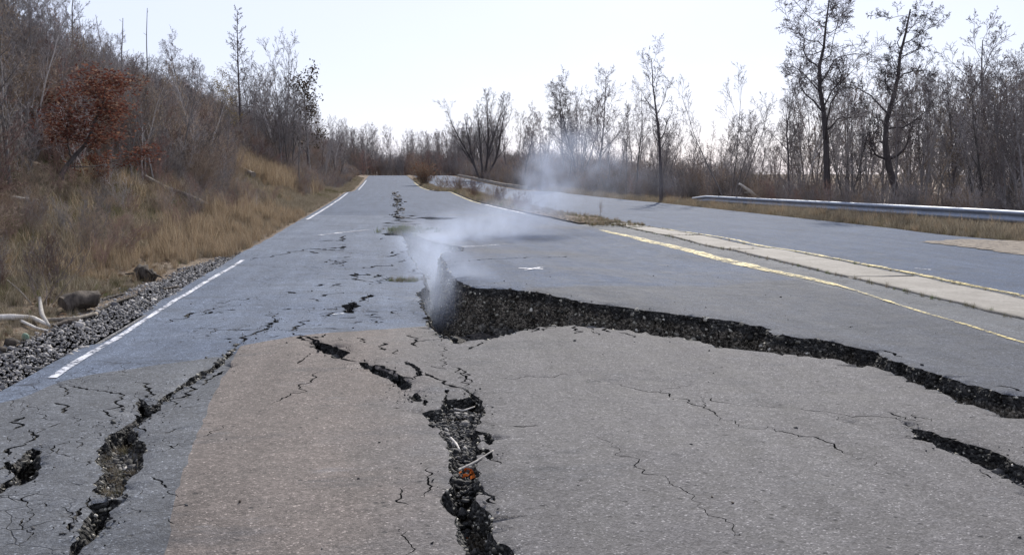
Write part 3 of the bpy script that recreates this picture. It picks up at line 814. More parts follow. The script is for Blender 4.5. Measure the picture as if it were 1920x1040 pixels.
# ------------------------------------------------------------------ far roads, median, shoulder
def strip(name, xl, xr, ya, yb, dz, mat, nx=8, dy=1.2, parent=None, kind='structure', zfn=None):
    yv = np.linspace(ya, yb, max(2, int((yb - ya) / dy)))
    tt = np.linspace(0, 1, nx)
    X = xl(yv)[:, None] + (xr(yv) - xl(yv))[:, None] * tt[None]
    Y = np.repeat(yv[:, None], nx, 1)
    Z = (z_near(X, Y) if zfn is None else zfn(X, Y)) + dz
    me = mesh_np(name, np.stack([X, Y, Z], -1).reshape(-1, 3), grid_faces(len(yv), nx)[:, ::-1], True)
    return add(name, me, mat, parent=parent, kind=None if parent else kind)
far_road = strip('road', EDGE_L, lambda y: np.minimum(XR, MED_L(y)), 33.0, 158, 0.0, M['asphalt_far'])
right_road = strip('road', MED_R, ROAD_R, -6, 158, 0.0, M['asphalt_far'], nx=14, zfn=z_right)
median = strip('median', lambda y: np.minimum(XR, MED_L(y)) + .004, lambda y: MED_R(y) - .004, -6, 158, -.006, M['asphalt_grey'], nx=6, dy=.6, zfn=z_right)
def soil(x, y): return z_right(x, y) + .035 + .10 * np.clip(.25 + fbm(x * 1.4, y * 1.1, 141, 3), 0, 1) * sstep(0, .4, x - MED_L(y)) * sstep(0, .4, MED_R(y) - x)
add_soil = strip('median_soil', lambda y: MED_L(y) + .1, lambda y: MED_R(y) - .1, 26.5, 156, 0.0, M['ground'], nx=9, dy=.3, zfn=soil)

# concrete panels of the median, each its own piece
PANEL_L = lambda y: np.interp(y, [0, 9, 17, 24.5, 30], [6.40, 6.42, 6.56, 6.50, 6.4])
PANEL_R = lambda y: np.interp(y, [0, 10, 17, 24.5, 30], [7.42, 7.45, 7.46, 7.15, 6.8])
joints = [-2.6, 2.4, 7.4, 12.3, 17.2, 21.0, 24.4, 27.0]
for i in range(len(joints) - 1):
    ya, yb = joints[i] + .03, joints[i + 1] - .03
    nx, ny = 9, int((yb - ya) / .12)
    yv = np.linspace(ya, yb, ny); tt = np.linspace(0, 1, nx)
    X = PANEL_L(yv)[:, None] + (PANEL_R(yv) - PANEL_L(yv))[:, None] * tt[None]
    X = X + .02 * fbm(yv * 3, yv * 0, 150 + i, 3)[:, None] * (np.abs(tt - .5) > .45)[None]
    Y = np.repeat(yv[:, None], nx, 1)
    skew = .10 * (X - 7.0) * (1 if i % 2 else -1)
    Y = Y + skew
    tilt = rng.uniform(-.006, .006); tilt2 = rng.uniform(-.001, .001)
    Z = z_right(X, Y) + .016 + tilt * (X - 7) + tilt2 * (Y - ya) + .01 * fbm(X * 2, Y * 2, 160, 2)
    top = np.stack([X, Y, Z], -1).reshape(-1, 3)
    bot = top - [0, 0, .16]
    nt = len(top)
    F = [grid_faces(ny, nx)[:, ::-1]]
    rim_i = np.concatenate([np.arange(nx), np.arange(1, ny) * nx + nx - 1, (ny - 1) * nx + np.arange(nx - 2, -1, -1), np.arange(ny - 2, 0, -1) * nx])
    nxt = np.roll(rim_i, -1)
    F.append(np.column_stack([rim_i, rim_i + nt, nxt + nt, nxt]))
    add('concrete_panel', mesh_np('concrete_panel', np.concatenate([top, bot]), np.concatenate(F)), M['concrete'], parent=median)
# kerb lip with the right yellow line
def ribbon(path_w, width, dz, mat, parent, zfn, name='painted_line', step=.15, wn_=.0):
    P = np.asarray(path_w)
    seg = np.linalg.norm(np.diff(P, axis=0), axis=1); s = np.concatenate([[0], np.cumsum(seg)])
    n = max(2, int(s[-1] / step)); q = np.linspace(0, s[-1], n)
    C = np.column_stack([np.interp(q, s, P[:, 0]), np.interp(q, s, P[:, 1])])
    d = np.gradient(C, axis=0); d /= np.linalg.norm(d, axis=1)[:, None]
    nr = np.column_stack([d[:, 1], -d[:, 0]])
    w = np.broadcast_to(np.asarray(width, float), (n,)) if np.ndim(width) == 0 else np.interp(q / s[-1], np.linspace(0, 1, len(width)), width)
    w = w * (1 + wn_ * fbm(q * 6, q * 0, 7, 2))
    V = []
    for f in (-.5, -.17, .17, .5):
        xy = C + nr * (w * f)[:, None]; V.append(np.column_stack([xy, zfn(xy[:, 0], xy[:, 1]) + dz]))
    V = np.stack(V, 1).reshape(-1, 3)
    return add(name, mesh_np(name, V, grid_faces(n, 4)[:, ::-1], True), mat, parent=parent)
road, patch_b, patch_g, slab = road_objs
ribbon(W([(98, 709), (180, 657), (260, 607), (455, 488)], ZN), [.068, .06, .065, .06], .006, M['white_paint'], road, ZN, wn_=.3)
ribbon([(-2.42, 30), (-2.42, 33), (-2.42, 64)], .09, .006, M['white_paint'], far_road, ZN)
ribbon([(-2.25, 84), (-2.2, 118)], .11, .006, M['white_paint'], far_road, ZN)
ribbon(W([(1128, 431), (1240, 457), (1340, 482), (1450, 508), (1575, 535)], ZR) + [-.03, 0], [.16, .27, .30, .26, .12], .006, M['yellow_paint'], slab, ZR, wn_=.4)
ribbon(np.concatenate([W([(1560, 530), (1680, 568), (1800, 604), (1920, 641), (2050, 680)], ZR) + [-.03, 0], [[5.52, 5.2]]]), .055, .006, M['yellow_paint'], slab, ZR, wn_=.6)
ribbon(np.concatenate([[[8.0, 3.0]], W([(2050, 590), (1920, 555), (1700, 510), (1500, 472), (1380, 450), (1240, 428)], ZR)]), [.13, .12, .12, .12, .1, .1], .007, M['yellow_paint'], right_road, ZR, wn_=.4)
ribbon([(float(MED_L(y)) - .07, y) for y in np.arange(44, 72, 1.5)], .12, .006, M['yellow_paint'], far_road, ZN)
ribbon([(float(MED_L(y)) - .07, y) for y in np.arange(33.2, 43, 1.2)], .12, .006, M['white_paint'], far_road, ZN, wn_=.8)
ribbon([(float(MED_L(y)) - .07, y) for y in np.arange(82, 112, 2)], .16, .006, M['yellow_paint'], far_road, ZN)
ribbon(W([(866, 463), (905, 461), (950, 458)], ZR), .10, .006, M['white_faint'], slab, ZR, wn_=.5)
ribbon(W([(972, 503), (990, 505), (1018, 505)], ZR), [.05, .07, .09], .006, M['white_paint'], slab, ZR, wn_=.5)
ribbon(W([(985, 507), (1016, 502)], ZR), [.05, .07], .010, M['white_paint'], slab, ZR, wn_=.5)
ribbon(W([(600, 441), (640, 436), (690, 431)], ZN), .16, .006, M['white_faint'], road, ZN, wn_=.5)
ribbon(W([(622, 590), (645, 588)], ZN), .05, .006, M['white_faint'], road, ZN)
ribbon(W([(1716, 503), (1745, 506)], ZR), .07, .006, M['white_paint'], right_road, ZR)
# sand washed over the far lane
sw = W([(1725, 454), (1800, 449), (1920, 452), (2050, 462), (2050, 500), (1920, 479), (1800, 463)], ZR)
sj = jag(sw, .1, True, 55, smin=.1)
sv_, _, sf_, _, _, _ = delaunay_2d_cdt([Vector(p) for p in np.concatenate([sj, [sw.mean(0)]])], [(i, (i + 1) % len(sj)) for i in range(len(sj))], [], 1, 1e-4)
sxy = np.array([(v_.x, v_.y) for v_ in sv_])
add('sand_wash', mesh_np('sand_wash', np.column_stack([sxy, z_right(sxy[:, 0], sxy[:, 1]) + .012]), np.array(sf_)), M['sand'], kind='structure')
# low pale kerb beyond the smoke
ky = np.arange(84, 150, 1.5); kx = np.interp(ky, [84, 95, 120, 150], [13.0, 12.2, 11.9, 11.6])
kv = []
for dx, dz in ((-.12, -.1), (-.12, .22), (.12, .22), (.12, -.1)):
    kv.append(np.column_stack([kx + dx, ky, z0(ky) + dz + .05]))
kv = np.stack(kv, 1).reshape(-1, 3)
add('kerb', mesh_np('kerb', kv, grid_faces(len(ky), 4)), M['concrete'], kind='structure')
# gravel shoulder
def sh_out(y): return -3.15 - .22 * fbm(y * .8, y * 0, 171, 3) - .25 * sstep(9, 5, y) + .45 * sstep(14, 18, y)
shoulder = strip('shoulder', lambda y: sh_out(y), lambda y: EDGE_L(y) + .1, -6, 17.5, .012, M['gravel_ground'], nx=7, dy=.15,
                 zfn=lambda x, y: np.maximum(terrain(np.minimum(x, -2.6), y), z_near(x, y) - .03) - .012)
gq = np.stack([rng.uniform(-3.7, -2.58, 20000), 3.5 + 14.5 * rng.random(20000) ** 1.2], 1)
gq = gq[gq[:, 0] > sh_out(gq[:, 1]) - .12 * rng.random(len(gq))][:13000]
gz = np.maximum(terrain(np.minimum(gq[:, 0], -2.6), gq[:, 1]), z_near(gq[:, 0], gq[:, 1]) - .03) + .004
V, F = stones(np.column_stack([gq, gz]), rng.gamma(1.7, .0046, len(gq)) + .003, .7)
add('gravel', mesh_np('gravel', V, F), M['gravel'], kind='stuff', label='grey crushed gravel covering the road shoulder', cat='gravel')

# ------------------------------------------------------------------ trees and bushes
UP = Vector((0, 0, 1))
def rvec(R): return Vector((R.gauss(0, 1), R.gauss(0, 1), R.gauss(0, 1)))
def grow(R, p, d, L, r, lev, K, out, path=None):
    n = K['seg'][lev]
    P, Rr, D = [p.copy()], [r], []
    if path is not None:
        P = [Vector(q) for q in path]; n = len(P) - 1
        D = [(P[i + 1] - P[i]).normalized() for i in range(n)]
        Rr = [r * (1 - (1 - K['tip'][0]) * (i / n) ** .8) for i in range(n + 1)]
    else:
        for i in range(n):
            d = (d + rvec(R) * K['wan'][lev] + UP * K['up'][lev]).normalized()
            p = p + d * (L / n); P.append(p.copy()); D.append(d.copy())
            Rr.append(max(K['rmin'], r * (1 - (1 - K['tip'][lev]) * (i + 1) / n)))
    out.append((P, Rr, lev))
    if lev + 1 >= K['lev']: return
    nc = K['n'][lev]
    nc = max(1, int(round(nc * R.uniform(.8, 1.2))))
    az = R.uniform(0, 6.28)
    for j in range(nc):
        s = K['st'][lev]
        tt = s + (1 - s) * min(.995, (j + R.random()) / nc)
        k = min(n - 1, int(tt * n)); f = tt * n - k
        q = P[k].lerp(P[k + 1], f); dr = D[k]
        rr = Rr[k] + (Rr[k + 1] - Rr[k]) * f
        az += 2.4 + R.uniform(-.5, .5)
        side = dr.cross(UP if abs(dr.z) < .95 else Vector((1, 0, 0))).normalized()
        side = (side * math.cos(az) + dr.cross(side) * math.sin(az))
        a = K['ang'][lev] * R.uniform(.7, 1.3)
        if lev == 0: a *= 1 - K.get('anglow', .3) * tt
        nd = (dr * math.cos(a) + side * math.sin(a)).normalized()
        fl = (1 - K.get('cone', .55) * tt) if lev == 0 else (1 - .45 * tt)
        grow(R, q, nd, L * K['rat'][lev] * fl * R.uniform(.65, 1.2), max(K['rmin'], rr * K.get('rr', .55) * R.uniform(.7, 1.05)), lev + 1, K, out)

def tubes(polys, sides):
    groups = {}
    for P, Rr, lev in polys: groups.setdefault(len(P), []).append((P, Rr))
    Vs, Fs, base = [], [], 0
    an = np.arange(sides) * 2 * np.pi / sides
    for n, lst in groups.items():
        P = np.array([[tuple(v) for v in p] for p, _ in lst]); Rr = np.array([r for _, r in lst])
        T = np.gradient(P, axis=1); T /= np.maximum(np.linalg.norm(T, axis=2), 1e-9)[..., None]
        main = P[:, -1] - P[:, 0]
        ref = np.where(np.abs(main[:, 2:3]) > .8 * np.linalg.norm(main, axis=1)[:, None], [[1., 0, 0]], [[0, 0, 1.]])
        U = np.cross(T, ref[:, None]); U /= np.maximum(np.linalg.norm(U, axis=2), 1e-9)[..., None]
        Wv = np.cross(T, U)
        V = P[:, :, None] + Rr[:, :, None, None] * (np.cos(an)[:, None] * U[:, :, None] + np.sin(an)[:, None] * Wv[:, :, None])
        N = len(lst)
        idx = base + np.arange(N * n * sides).reshape(N, n, sides)
        nx = np.roll(idx, -1, 2)
        Fs.append(np.stack([idx[:, :-1], nx[:, :-1], nx[:, 1:], idx[:, 1:]], -1).reshape(-1, 4))
        Vs.append(V.reshape(-1, 3)); base += N * n * sides
    return np.concatenate(Vs), np.concatenate(Fs)

def leaves_on(polys, n, size, R, lev_min, spread=.12):
    tw = [p for p in polys if p[2] >= lev_min]
    V = np.zeros((n, 4, 3))
    for i in range(n):
        P, _, _ = tw[R.randrange(len(tw))]
        k = R.randrange(len(P) - 1); q = P[k].lerp(P[k + 1], R.random()) + rvec(R) * spread
        a = rvec(R).normalized(); b = a.cross(rvec(R)).normalized(); s = size * R.uniform(.6, 1.3)
        V[i] = [q - a * s, q + b * s * .45, q + a * s, q - b * s * .45]
    return V.reshape(-1, 3), np.arange(n * 4).reshape(n, 4)

def proto(name, K, seed, trunk_mat, crown_mat, stems=1, lean=.0, spread=0.0, path=None, leaf=None, trunk_lev=2, d0=None):
    """returns a dict of part meshes; unit metre, standing at the origin"""
    R = random.Random(seed); out = []
    for s in range(stems):
        a = R.uniform(0, 6.28) if stems > 1 else R.uniform(0, 6.28)
        tilt = spread * R.uniform(.5, 1.2) if stems > 1 else lean
        d = d0 or Vector((math.sin(tilt) * math.cos(a), math.sin(tilt) * math.sin(a), math.cos(tilt)))
        off = Vector((math.cos(a), math.sin(a), 0)) * (.10 * spread * K['H'] * .3 if stems > 1 else 0) + Vector((0, 0, -.15))
        grow(R, off, d, K['H'] * (R.uniform(.75, 1.05) if stems > 1 else 1), K['r'], 0, K, out, path)
    big = [p for p in out if p[2] < trunk_lev]; small = [p for p in out if p[2] >= trunk_lev]
    top = max(v.z for p in out for v in p[0])
    parts = {}
    V, F = tubes([p for p in big if p[2] == 0], 7)
    rest = [p for p in big if p[2] > 0]
    if rest:
        V2, F2 = tubes(rest, 5); F = np.concatenate([F, F2 + len(V)]); V = np.concatenate([V, V2])
    parts['trunk'] = (mesh_np(name + '_trunk', V, F, True), trunk_mat)
    V, F = tubes(small, 3)
    parts['crown'] = (mesh_np(name + '_crown', V, F, True), crown_mat)
    if leaf:
        V, F = leaves_on(out, leaf[0], leaf[1], R, K['lev'] - 2, leaf[3] if len(leaf) > 3 else .12)
        parts['leaves'] = (mesh_np(name + '_leaves', V, F), leaf[2])
    for m_, mt in parts.values(): m_.materials.append(mt)
    return {'parts': parts, 'H': top}

def plant(name, pr, x, y, z, H, rz, label, cat, group=None, wide=1.0):
    s = H / pr['H']
    o = add(name, None, label=label, cat=cat, group=group, loc=(x, y, z))
    o.rotation_euler = (0, 0, rz); o.scale = (s * wide, s * wide, s)
    for pn, (m_, _) in pr['parts'].items():
        add(pn, m_, parent=o)
    return o

KF = dict(H=9, r=.11, lev=5, seg=[12, 7, 5, 3, 2], n=[17, 7, 5, 4], st=[.25, .2, .15, .2], ang=[.85, .75, .75, .7], rat=[.38, .48, .56, .66],
          wan=[.05, .12, .15, .16, .14], up=[.05, .10, .06, .04, 0], tip=[.12, .2, .3, .5, .6], rmin=.0065, cone=.6)
KT = dict(KF, H=9, r=.085, n=[16, 5, 5, 4], st=[.35, .2, .15, .2], ang=[.6, .6, .65, .7], rat=[.28, .48, .56, .66], cone=.5)
KS = dict(KF, H=5, r=.04, lev=4, seg=[9, 5, 3, 2], n=[16, 6, 5], st=[.2, .2, .2], ang=[.6, .6, .6], rat=[.32, .45, .5], wan=[.09, .16, .2, .25], rmin=.0055, cone=.6)
KV = dict(KF, H=8, r=.075, lev=5, seg=[10, 6, 4, 3, 2], n=[9, 5, 5, 3], st=[.25, .2, .2, .2], ang=[.5, .55, .6, .6], rat=[.40, .5, .56, .66], up=[.05, .10, .06, .03, 0], cone=.45)
KO = dict(KF, H=9, r=.17, lev=5, seg=[14, 10, 7, 4, 2], n=[13, 9, 7, 5], st=[.30, .25, .15, .2], ang=[1.15, .85, .85, .8], rat=[.40, .48, .55, .70],
          wan=[.10, .26, .24, .22, .16], up=[.05, .05, .06, .03, 0], tip=[.15, .2, .3, .5, .6], rmin=.0065, cone=.5, rr=.5, anglow=.1)
KL = dict(KF, H=9, r=.10, lev=4, seg=[14, 7, 3, 2], n=[60, 9, 4], st=[.22, .2, .2], ang=[1.45, .7, .7], rat=[.20, .35, .4], wan=[.015, .08, .2, .2], up=[.03, .05, .03, 0], rmin=.008, cone=.8, rr=.22)
KD = dict(KF, H=8, r=.10, lev=5, n=[20, 8, 6, 4], st=[.3, .2, .15, .2], rat=[.30, .48, .56, .66], cone=.35)
KP = dict(KF, H=7, r=.055, lev=3, seg=[10, 3, 2], n=[7, 2], st=[.3, .3], ang=[1.2, .7], rat=[.06, .4], wan=[.025, .2, .2], tip=[.25, .4, .5], rmin=.006)
KB = dict(KF, H=2.2, r=.014, lev=4, seg=[6, 4, 3, 2], n=[7, 4, 3], st=[.15, .2, .2], ang=[.55, .6, .6], rat=[.42, .5, .5], wan=[.12, .18, .2, .25], up=[.06, .06, .03, 0], rmin=.0042, cone=.4)

PF = [proto('bare_tree', KF, 11, M['bark'], M['twig']), proto('bare_tree', KF, 12, M['bark'], M['twig_grey'], lean=.06)]
PT = [proto('slender_tree', KT, 21, M['bark'], M['twig']), proto('slender_tree', KT, 22, M['bark_dark'], M['twig_dark'], lean=.08), proto('slender_tree', KT, 23, M['bark_pale'], M['twig_grey'], lean=.05)]
PS = [proto('sapling', KS, 31, M['bark'], M['twig']), proto('sapling', KS, 32, M['bark'], M['twig_red'], lean=.1), proto('sapling', KS, 33, M['bark_pale'], M['twig_brown'], lean=.06)]
PV_ = [proto('vase_tree', KV, 41, M['bark'], M['twig_grey'], stems=5, spread=.42)]
PD = proto('dense_tree', KD, 51, M['bark_dark'], M['twig'])
PLR = proto('larch', KL, 61, M['bark_dark'], M['twig'])
PP = proto('snag', KP, 71, M['bark'], M['twig_grey'])

TREE_N = {}
def hero(px, d, top, pr, label, cat='tree', name='bare_tree', rz=0.0, wide=1.0, fn=terrain, sink=0.0, base=None):
    x, y, z = at_depth(px, d, fn) if base is None else base
    return plant(name, pr, x, y, z - sink, height_at(top, y, z - sink), rz, label, cat, wide=wide)

# --- right side, picked out one by one
sc_ = 36 / FPX
P_oak = proto('oak', KO, 8, M['bark_dark'], M['twig_dark'], path=[(0, 0, -.3), (.02, 0, 1.0), (-.05, 0, 2.1), (-.1, .05, 3.1), (-.22, .1, 4.2), (-.42, .05, 5.0), (-.5, 0, 5.9), (-.35, 0, 6.6), (-.3, 0, 7.4), (-.2, 0, 8.4)])
hero(1552, 37, -45, P_oak, 'tall dark tree with crooked spreading limbs behind the guardrail, widest crown on the right', name='crooked_tree')
P_s = proto('s_tree', dict(KO, n=[16, 8, 6, 5], rat=[.32, .46, .55, .70], r=.19), 5, M['bark_dark'], M['twig_dark'], path=[(0, 0, -.4), (-.05, 0, .5), (-.25, 0, 1.4), (-.62, 0, 2.4), (-.82, 0, 3.3), (-.80, 0, 4.2), (-.58, 0, 5.0), (-.42, 0, 5.8), (-.38, 0, 6.6), (-.2, 0, 7.4), (-.05, 0, 8.3)])
hero(1695, 34, -30, P_s, 'tall dark tree with an S-curved trunk behind the guardrail, right of the crooked tree', name='curved_tree')
P_str = proto('ascending', dict(KF, n=[15, 6, 5, 4], st=[.32, .2, .15, .2], ang=[.72, .7, .7, .7], rat=[.36, .48, .56, .66], r=.14), 77, M['bark_dark'], M['twig_dark'])
hero(1241, 47, 58, P_str, 'straight dark tree with steep ascending limbs standing alone against the sky right of the smoke', name='bare_tree')
P_v2 = proto('vase', dict(KV, r=.05, n=[9, 5, 4, 3]), 44, M['bark'], M['twig_grey'], stems=4, spread=.5)
hero(1370, 43, 118, P_v2, 'fan-shaped grey tree with several thin stems from one base above the guardrail end', name='multi_stem_tree')
hero(1905, 34, -10, proto('edge_tree', dict(KF, r=.13), 91, M['bark_dark'], M['twig_dark'], lean=.12), 'dark bare tree cut by the right edge of the picture behind the guardrail', rz=2.0)
hero(1578, 41, 160, proto('leaning', dict(KT, r=.10), 92, M['bark_dark'], M['twig_dark'], d0=Vector((.42, 0, 1)).normalized()), 'thin dark tree leaning right across the crooked tree', name='leaning_tree')
hero(1482, 40, 90, PT[1], 'slender dark tree just left of the crooked tree', rz=1.0)
hero(1780, 38, 120, PF[1], 'grey bare tree between the curved tree and the right picture edge', rz=.7)
hero(1835, 40, 95, PT[0], 'slender tree standing just left of the tree at the right edge', rz=2.2)
P_big = proto('big_vase', dict(KV, r=.13, lev=5, n=[12, 6, 5, 3]), 46, M['bark_dark'], M['twig_grey'], stems=6, spread=.62)
hero(905, 118, 168, P_big, 'wide spreading multi-stem tree leaning out over the far road', name='spreading_tree', rz=.3)
hero(1080, 72, 122, PD, 'dense bare tree with forked upper limbs behind the drifting smoke', name='bare_tree', rz=.4)
hero(1118, 70, 118, PF[0], 'bare tree with two upright tops just right of the smoke column', rz=1.7)
hero(1192, 58, 135, PF[1], 'small-crowned tree left of the straight dark tree', rz=2.9, wide=.8)
hero(985, 92, 185, PD, 'dense round-crowned bare tree right of the spreading tree', rz=3.9)

# --- left bank
hero(456, 66, 22, PLR, 'bare larch with a pointed crown of fine level branches on the bank top', name='larch_tree')
hero(284, 52, 32, PP, 'bare pole of a dead tree, tallest spike on the left skyline', name='dead_tree')
hero(238, 48, 48, PP, 'dead pole tree with short side stubs left of the tallest spike', name='dead_tree', rz=2.1, wide=1.3)
hero(203, 45, 45, PP, 'thin dead pole nearest the pale tall trunk on the bank', name='dead_tree', rz=4.0)
hero(155, 36, -60, proto('pale_tall', dict(KT, r=.12), 93, M['bark_pale'], M['twig_grey']), 'tall pale-barked tree above the red-leaved oak', name='pale_tree')
hero(357, 62, 62, PD, 'bare tree with a dense dark round crown left of the larch', rz=.5, wide=.85)
hero(528, 74, 66, PV_[0], 'fan-topped grey tree right of the larch', name='multi_stem_tree', wide=.8)
hero(578, 80, 128, proto('dark_leafed', dict(KD, n=[14, 6, 5, 4]), 94, M['bark_dark'], M['twig'], leaf=(1100, .13, M['leaf_dark'], .25)), 'tree still holding dark leaves at the right end of the bank thicket', name='leafy_tree')
hero(450, 60, 138, proto('yellow_leafed', dict(KF, n=[12, 6, 5, 3]), 95, M['bark'], M['twig_brown'], leaf=(1300, .08, M['leaf_yellow'], .2)), 'tree with sparse dull yellow leaves below the larch', name='leafy_tree')
rb = hit_ground(112, 335)
P_red = proto('red_oak', dict(KO, H=3.2, r=.05, lev=5, rmin=.004, n=[11, 6, 5, 3], st=[.12, .2, .15, .2], cone=.25), 96, M['bark'], M['twig_red'], leaf=(5200, .038, M['leaf_red'], .13))
plant('red_leaved_oak', P_red, rb[0], rb[1], rb[2], height_at(138, rb[1], rb[2]), .4, 'young oak with dull red leaves on the left bank', 'tree', wide=1.9)
rb2 = hit_ground(110, 300)
P_red2 = proto('red_oak_low', dict(KO, H=1.8, r=.03, lev=4, rmin=.004, seg=[8, 6, 4, 2], n=[9, 6, 5], st=[.1, .2, .2], cone=.2), 97, M['bark'], M['twig_red'], leaf=(1300, .05, M['leaf_red'], .1))
plant('red_leaved_shrub', P_red2, rb2[0], rb2[1], rb2[2], 1.7, 0, 'low red-leaved shrub at the left foot of the young oak', 'shrub', wide=1.1)
rb3 = hit_ground(505, 303)
plant('red_leaved_shrub', P_red2, rb3[0], rb3[1], rb3[2], 2.1, 1.4, 'red-leaved shrub above the bright orange grass patch', 'shrub', wide=1.2)
rb4 = hit_ground(182, 352)
plant('red_leaved_shrub', P_red2, rb4[0], rb4[1], rb4[2], 1.2, 2.2, 'small red-leaved sprout just below the young oak', 'shrub', wide=.8)

# --- the many alike: woods on the bank, behind the guardrail, beyond the end of the road
RT = random.Random(7)
POOL = [PF[0], PF[1], PT[0], PT[1], PT[2], PS[0], PS[1], PS[2], PV_[0]]
KINDS = {0: 'broad-crowned bare grey tree', 1: 'leaning bare tree with pale grey crown', 2: 'slender bare tree with brown twigs', 3: 'slender dark-barked bare tree',
         4: 'slender pale-barked bare tree', 5: 'thin grey bare sapling', 6: 'thin bare sapling with reddish twigs', 7: 'thin bare pale-barked sapling', 8: 'bare tree with several stems'}
def kind_label(pr, where):
    k = KINDS[[q is pr for q in POOL].index(True)]
    return k + ', one of many ' + where, 'tree', k + ' ' + where
SIL_L = lambda px: np.interp(px, [-120, 0, 60, 120, 180, 240, 300, 360, 400, 440, 500, 560, 600, 640, 680, 700], [-60, -50, -30, 20, 40, 95, 115, 105, 150, 135, 120, 140, 185, 225, 265, 290])
for i in range(270):
    px = RT.uniform(-120, 690)
    dmin = (3.3 + (1.8 if px > 480 else 4.2)) * FPX / (VPX - px + 4)
    d = min(dmin * RT.uniform(1.0, 2.3), 172)
    if d > 172 or d < 14: continue
    x, y, z = at_depth(px, d)
    if abs(px - 125) < 85 and d < rb[1] + 1.5: continue
    if abs(px - 505) < 55 and d < hit_ground(505, 340)[1] + 3: continue
    top = float(SIL_L(px)) + abs(RT.gauss(0, 1)) * 45
    Hh = min(10.5, max(2.6, height_at(top, y, z)))
    pr = POOL[RT.choice([0, 1, 2, 3, 4, 4, 4, 5, 6, 7, 8])] if Hh > 4.0 else PS[RT.randrange(3)]
    plant('thicket_tree', pr, x, y, z, Hh, RT.uniform(0, 6.28), *kind_label(pr, 'in the left bank thicket'), wide=RT.uniform(.75, 1.05))
SIL_R = lambda px: np.interp(px, [830, 880, 940, 1000, 1060, 1110, 1150, 1200, 1300, 1420, 1500, 1600, 1750, 1850, 1960], [225, 205, 190, 190, 145, 135, 185, 175, 215, 195, 115, 95, 100, 95, 30])
for i in range(160):
    px = RT.uniform(850, 2010)
    d = (17.6 + RT.random() ** 1.4 * 16) * FPX / (px - VPX) if px > 1250 else (14.0 + RT.random() * 14) * FPX / (px - VPX)
    d = min(d, 168)
    x, y, z = at_depth(px, d)
    top = float(SIL_R(px)) + abs(RT.gauss(0, 1)) * 45
    Hh = min(12, max(2.5, height_at(top, y, z)))
    pr = POOL[RT.randrange(9)] if Hh > 4.8 else PS[RT.randrange(3)]
    plant('roadside_tree', pr, x, y, z, Hh, RT.uniform(0, 6.28), *kind_label(pr, 'behind the right road edge'), wide=RT.uniform(.7, 1.0))
for i in range(110):
    px = RT.uniform(640, 930); d = RT.uniform(164, 200)
    x, y, z = at_depth(px, d)
    top = float(np.interp(px, [640, 680, 705, 760, 830, 930], [225, 238, 228, 240, 238, 215])) + abs(RT.gauss(0, 1)) * 22
    pr = POOL[RT.randrange(9)]
    plant('far_tree', pr, x, y, z, height_at(top, y, z), RT.uniform(0, 6.28), *kind_label(pr, 'beyond the end of the road'), wide=RT.uniform(.7, 1.0))

# ------------------------------------------------------------------ scattered growth (masses nobody could count)
def scatter(name, P, rotz, scl, idx, meshes, label, cat, tilt=None):
    n = len(P)
    coll = bpy.data.collections.new(name + '_kinds')
    for i, (m_, mt) in enumerate(meshes):
        if len(m_.materials) == 0: m_.materials.append(mt)
        coll.objects.link(bpy.data.objects.new('%s_kind_%02d' % (name, i), m_))
    me = bpy.data.meshes.new(name)
    me.vertices.add(n); me.vertices.foreach_set('co', np.asarray(P, np.float32).ravel())
    rot = np.zeros((n, 3), np.float32); rot[:, 2] = rotz
    if tilt is not None: rot[:, :2] = tilt
    a = me.attributes.new('rot', 'FLOAT_VECTOR', 'POINT'); a.data.foreach_set('vector', rot.ravel())
    a = me.attributes.new('scl', 'FLOAT', 'POINT'); a.data.foreach_set('value', np.asarray(scl, np.float32))
    a = me.attributes.new('kind_i', 'INT', 'POINT'); a.data.foreach_set('value', np.asarray(idx, np.int32))
    o = add(name, me, label=label, cat=cat, kind='stuff')
    ng = bpy.data.node_groups.new(name + '_scatter', 'GeometryNodeTree')
    ng.interface.new_socket('Geometry', in_out='INPUT', socket_type='NodeSocketGeometry')
    ng.interface.new_socket('Geometry', in_out='OUTPUT', socket_type='NodeSocketGeometry')
    gi, go = ng.nodes.new('NodeGroupInput'), ng.nodes.new('NodeGroupOutput')
    ci = ng.nodes.new('GeometryNodeCollectionInfo'); ci.inputs['Collection'].default_value = coll
    ci.inputs['Separate Children'].default_value = True; ci.inputs['Reset Children'].default_value = True
    ip = ng.nodes.new('GeometryNodeInstanceOnPoints'); ip.inputs['Pick Instance'].default_value = True
    def attr(nm, ty):
        nd = ng.nodes.new('GeometryNodeInputNamedAttribute'); nd.data_type = ty; nd.inputs['Name'].default_value = nm
        return nd.outputs['Attribute']
    L = ng.links.new
    L(gi.outputs[0], ip.inputs['Points']); L(ci.outputs[0], ip.inputs['Instance'])
    L(attr('kind_i', 'INT'), ip.inputs['Instance Index']); L(attr('rot', 'FLOAT_VECTOR'), ip.inputs['Rotation'])
    L(attr('scl', 'FLOAT'), ip.inputs['Scale']); L(ip.outputs[0], go.inputs[0])
    md = o.modifiers.new('scatter', 'NODES'); md.node_group = ng
    return o

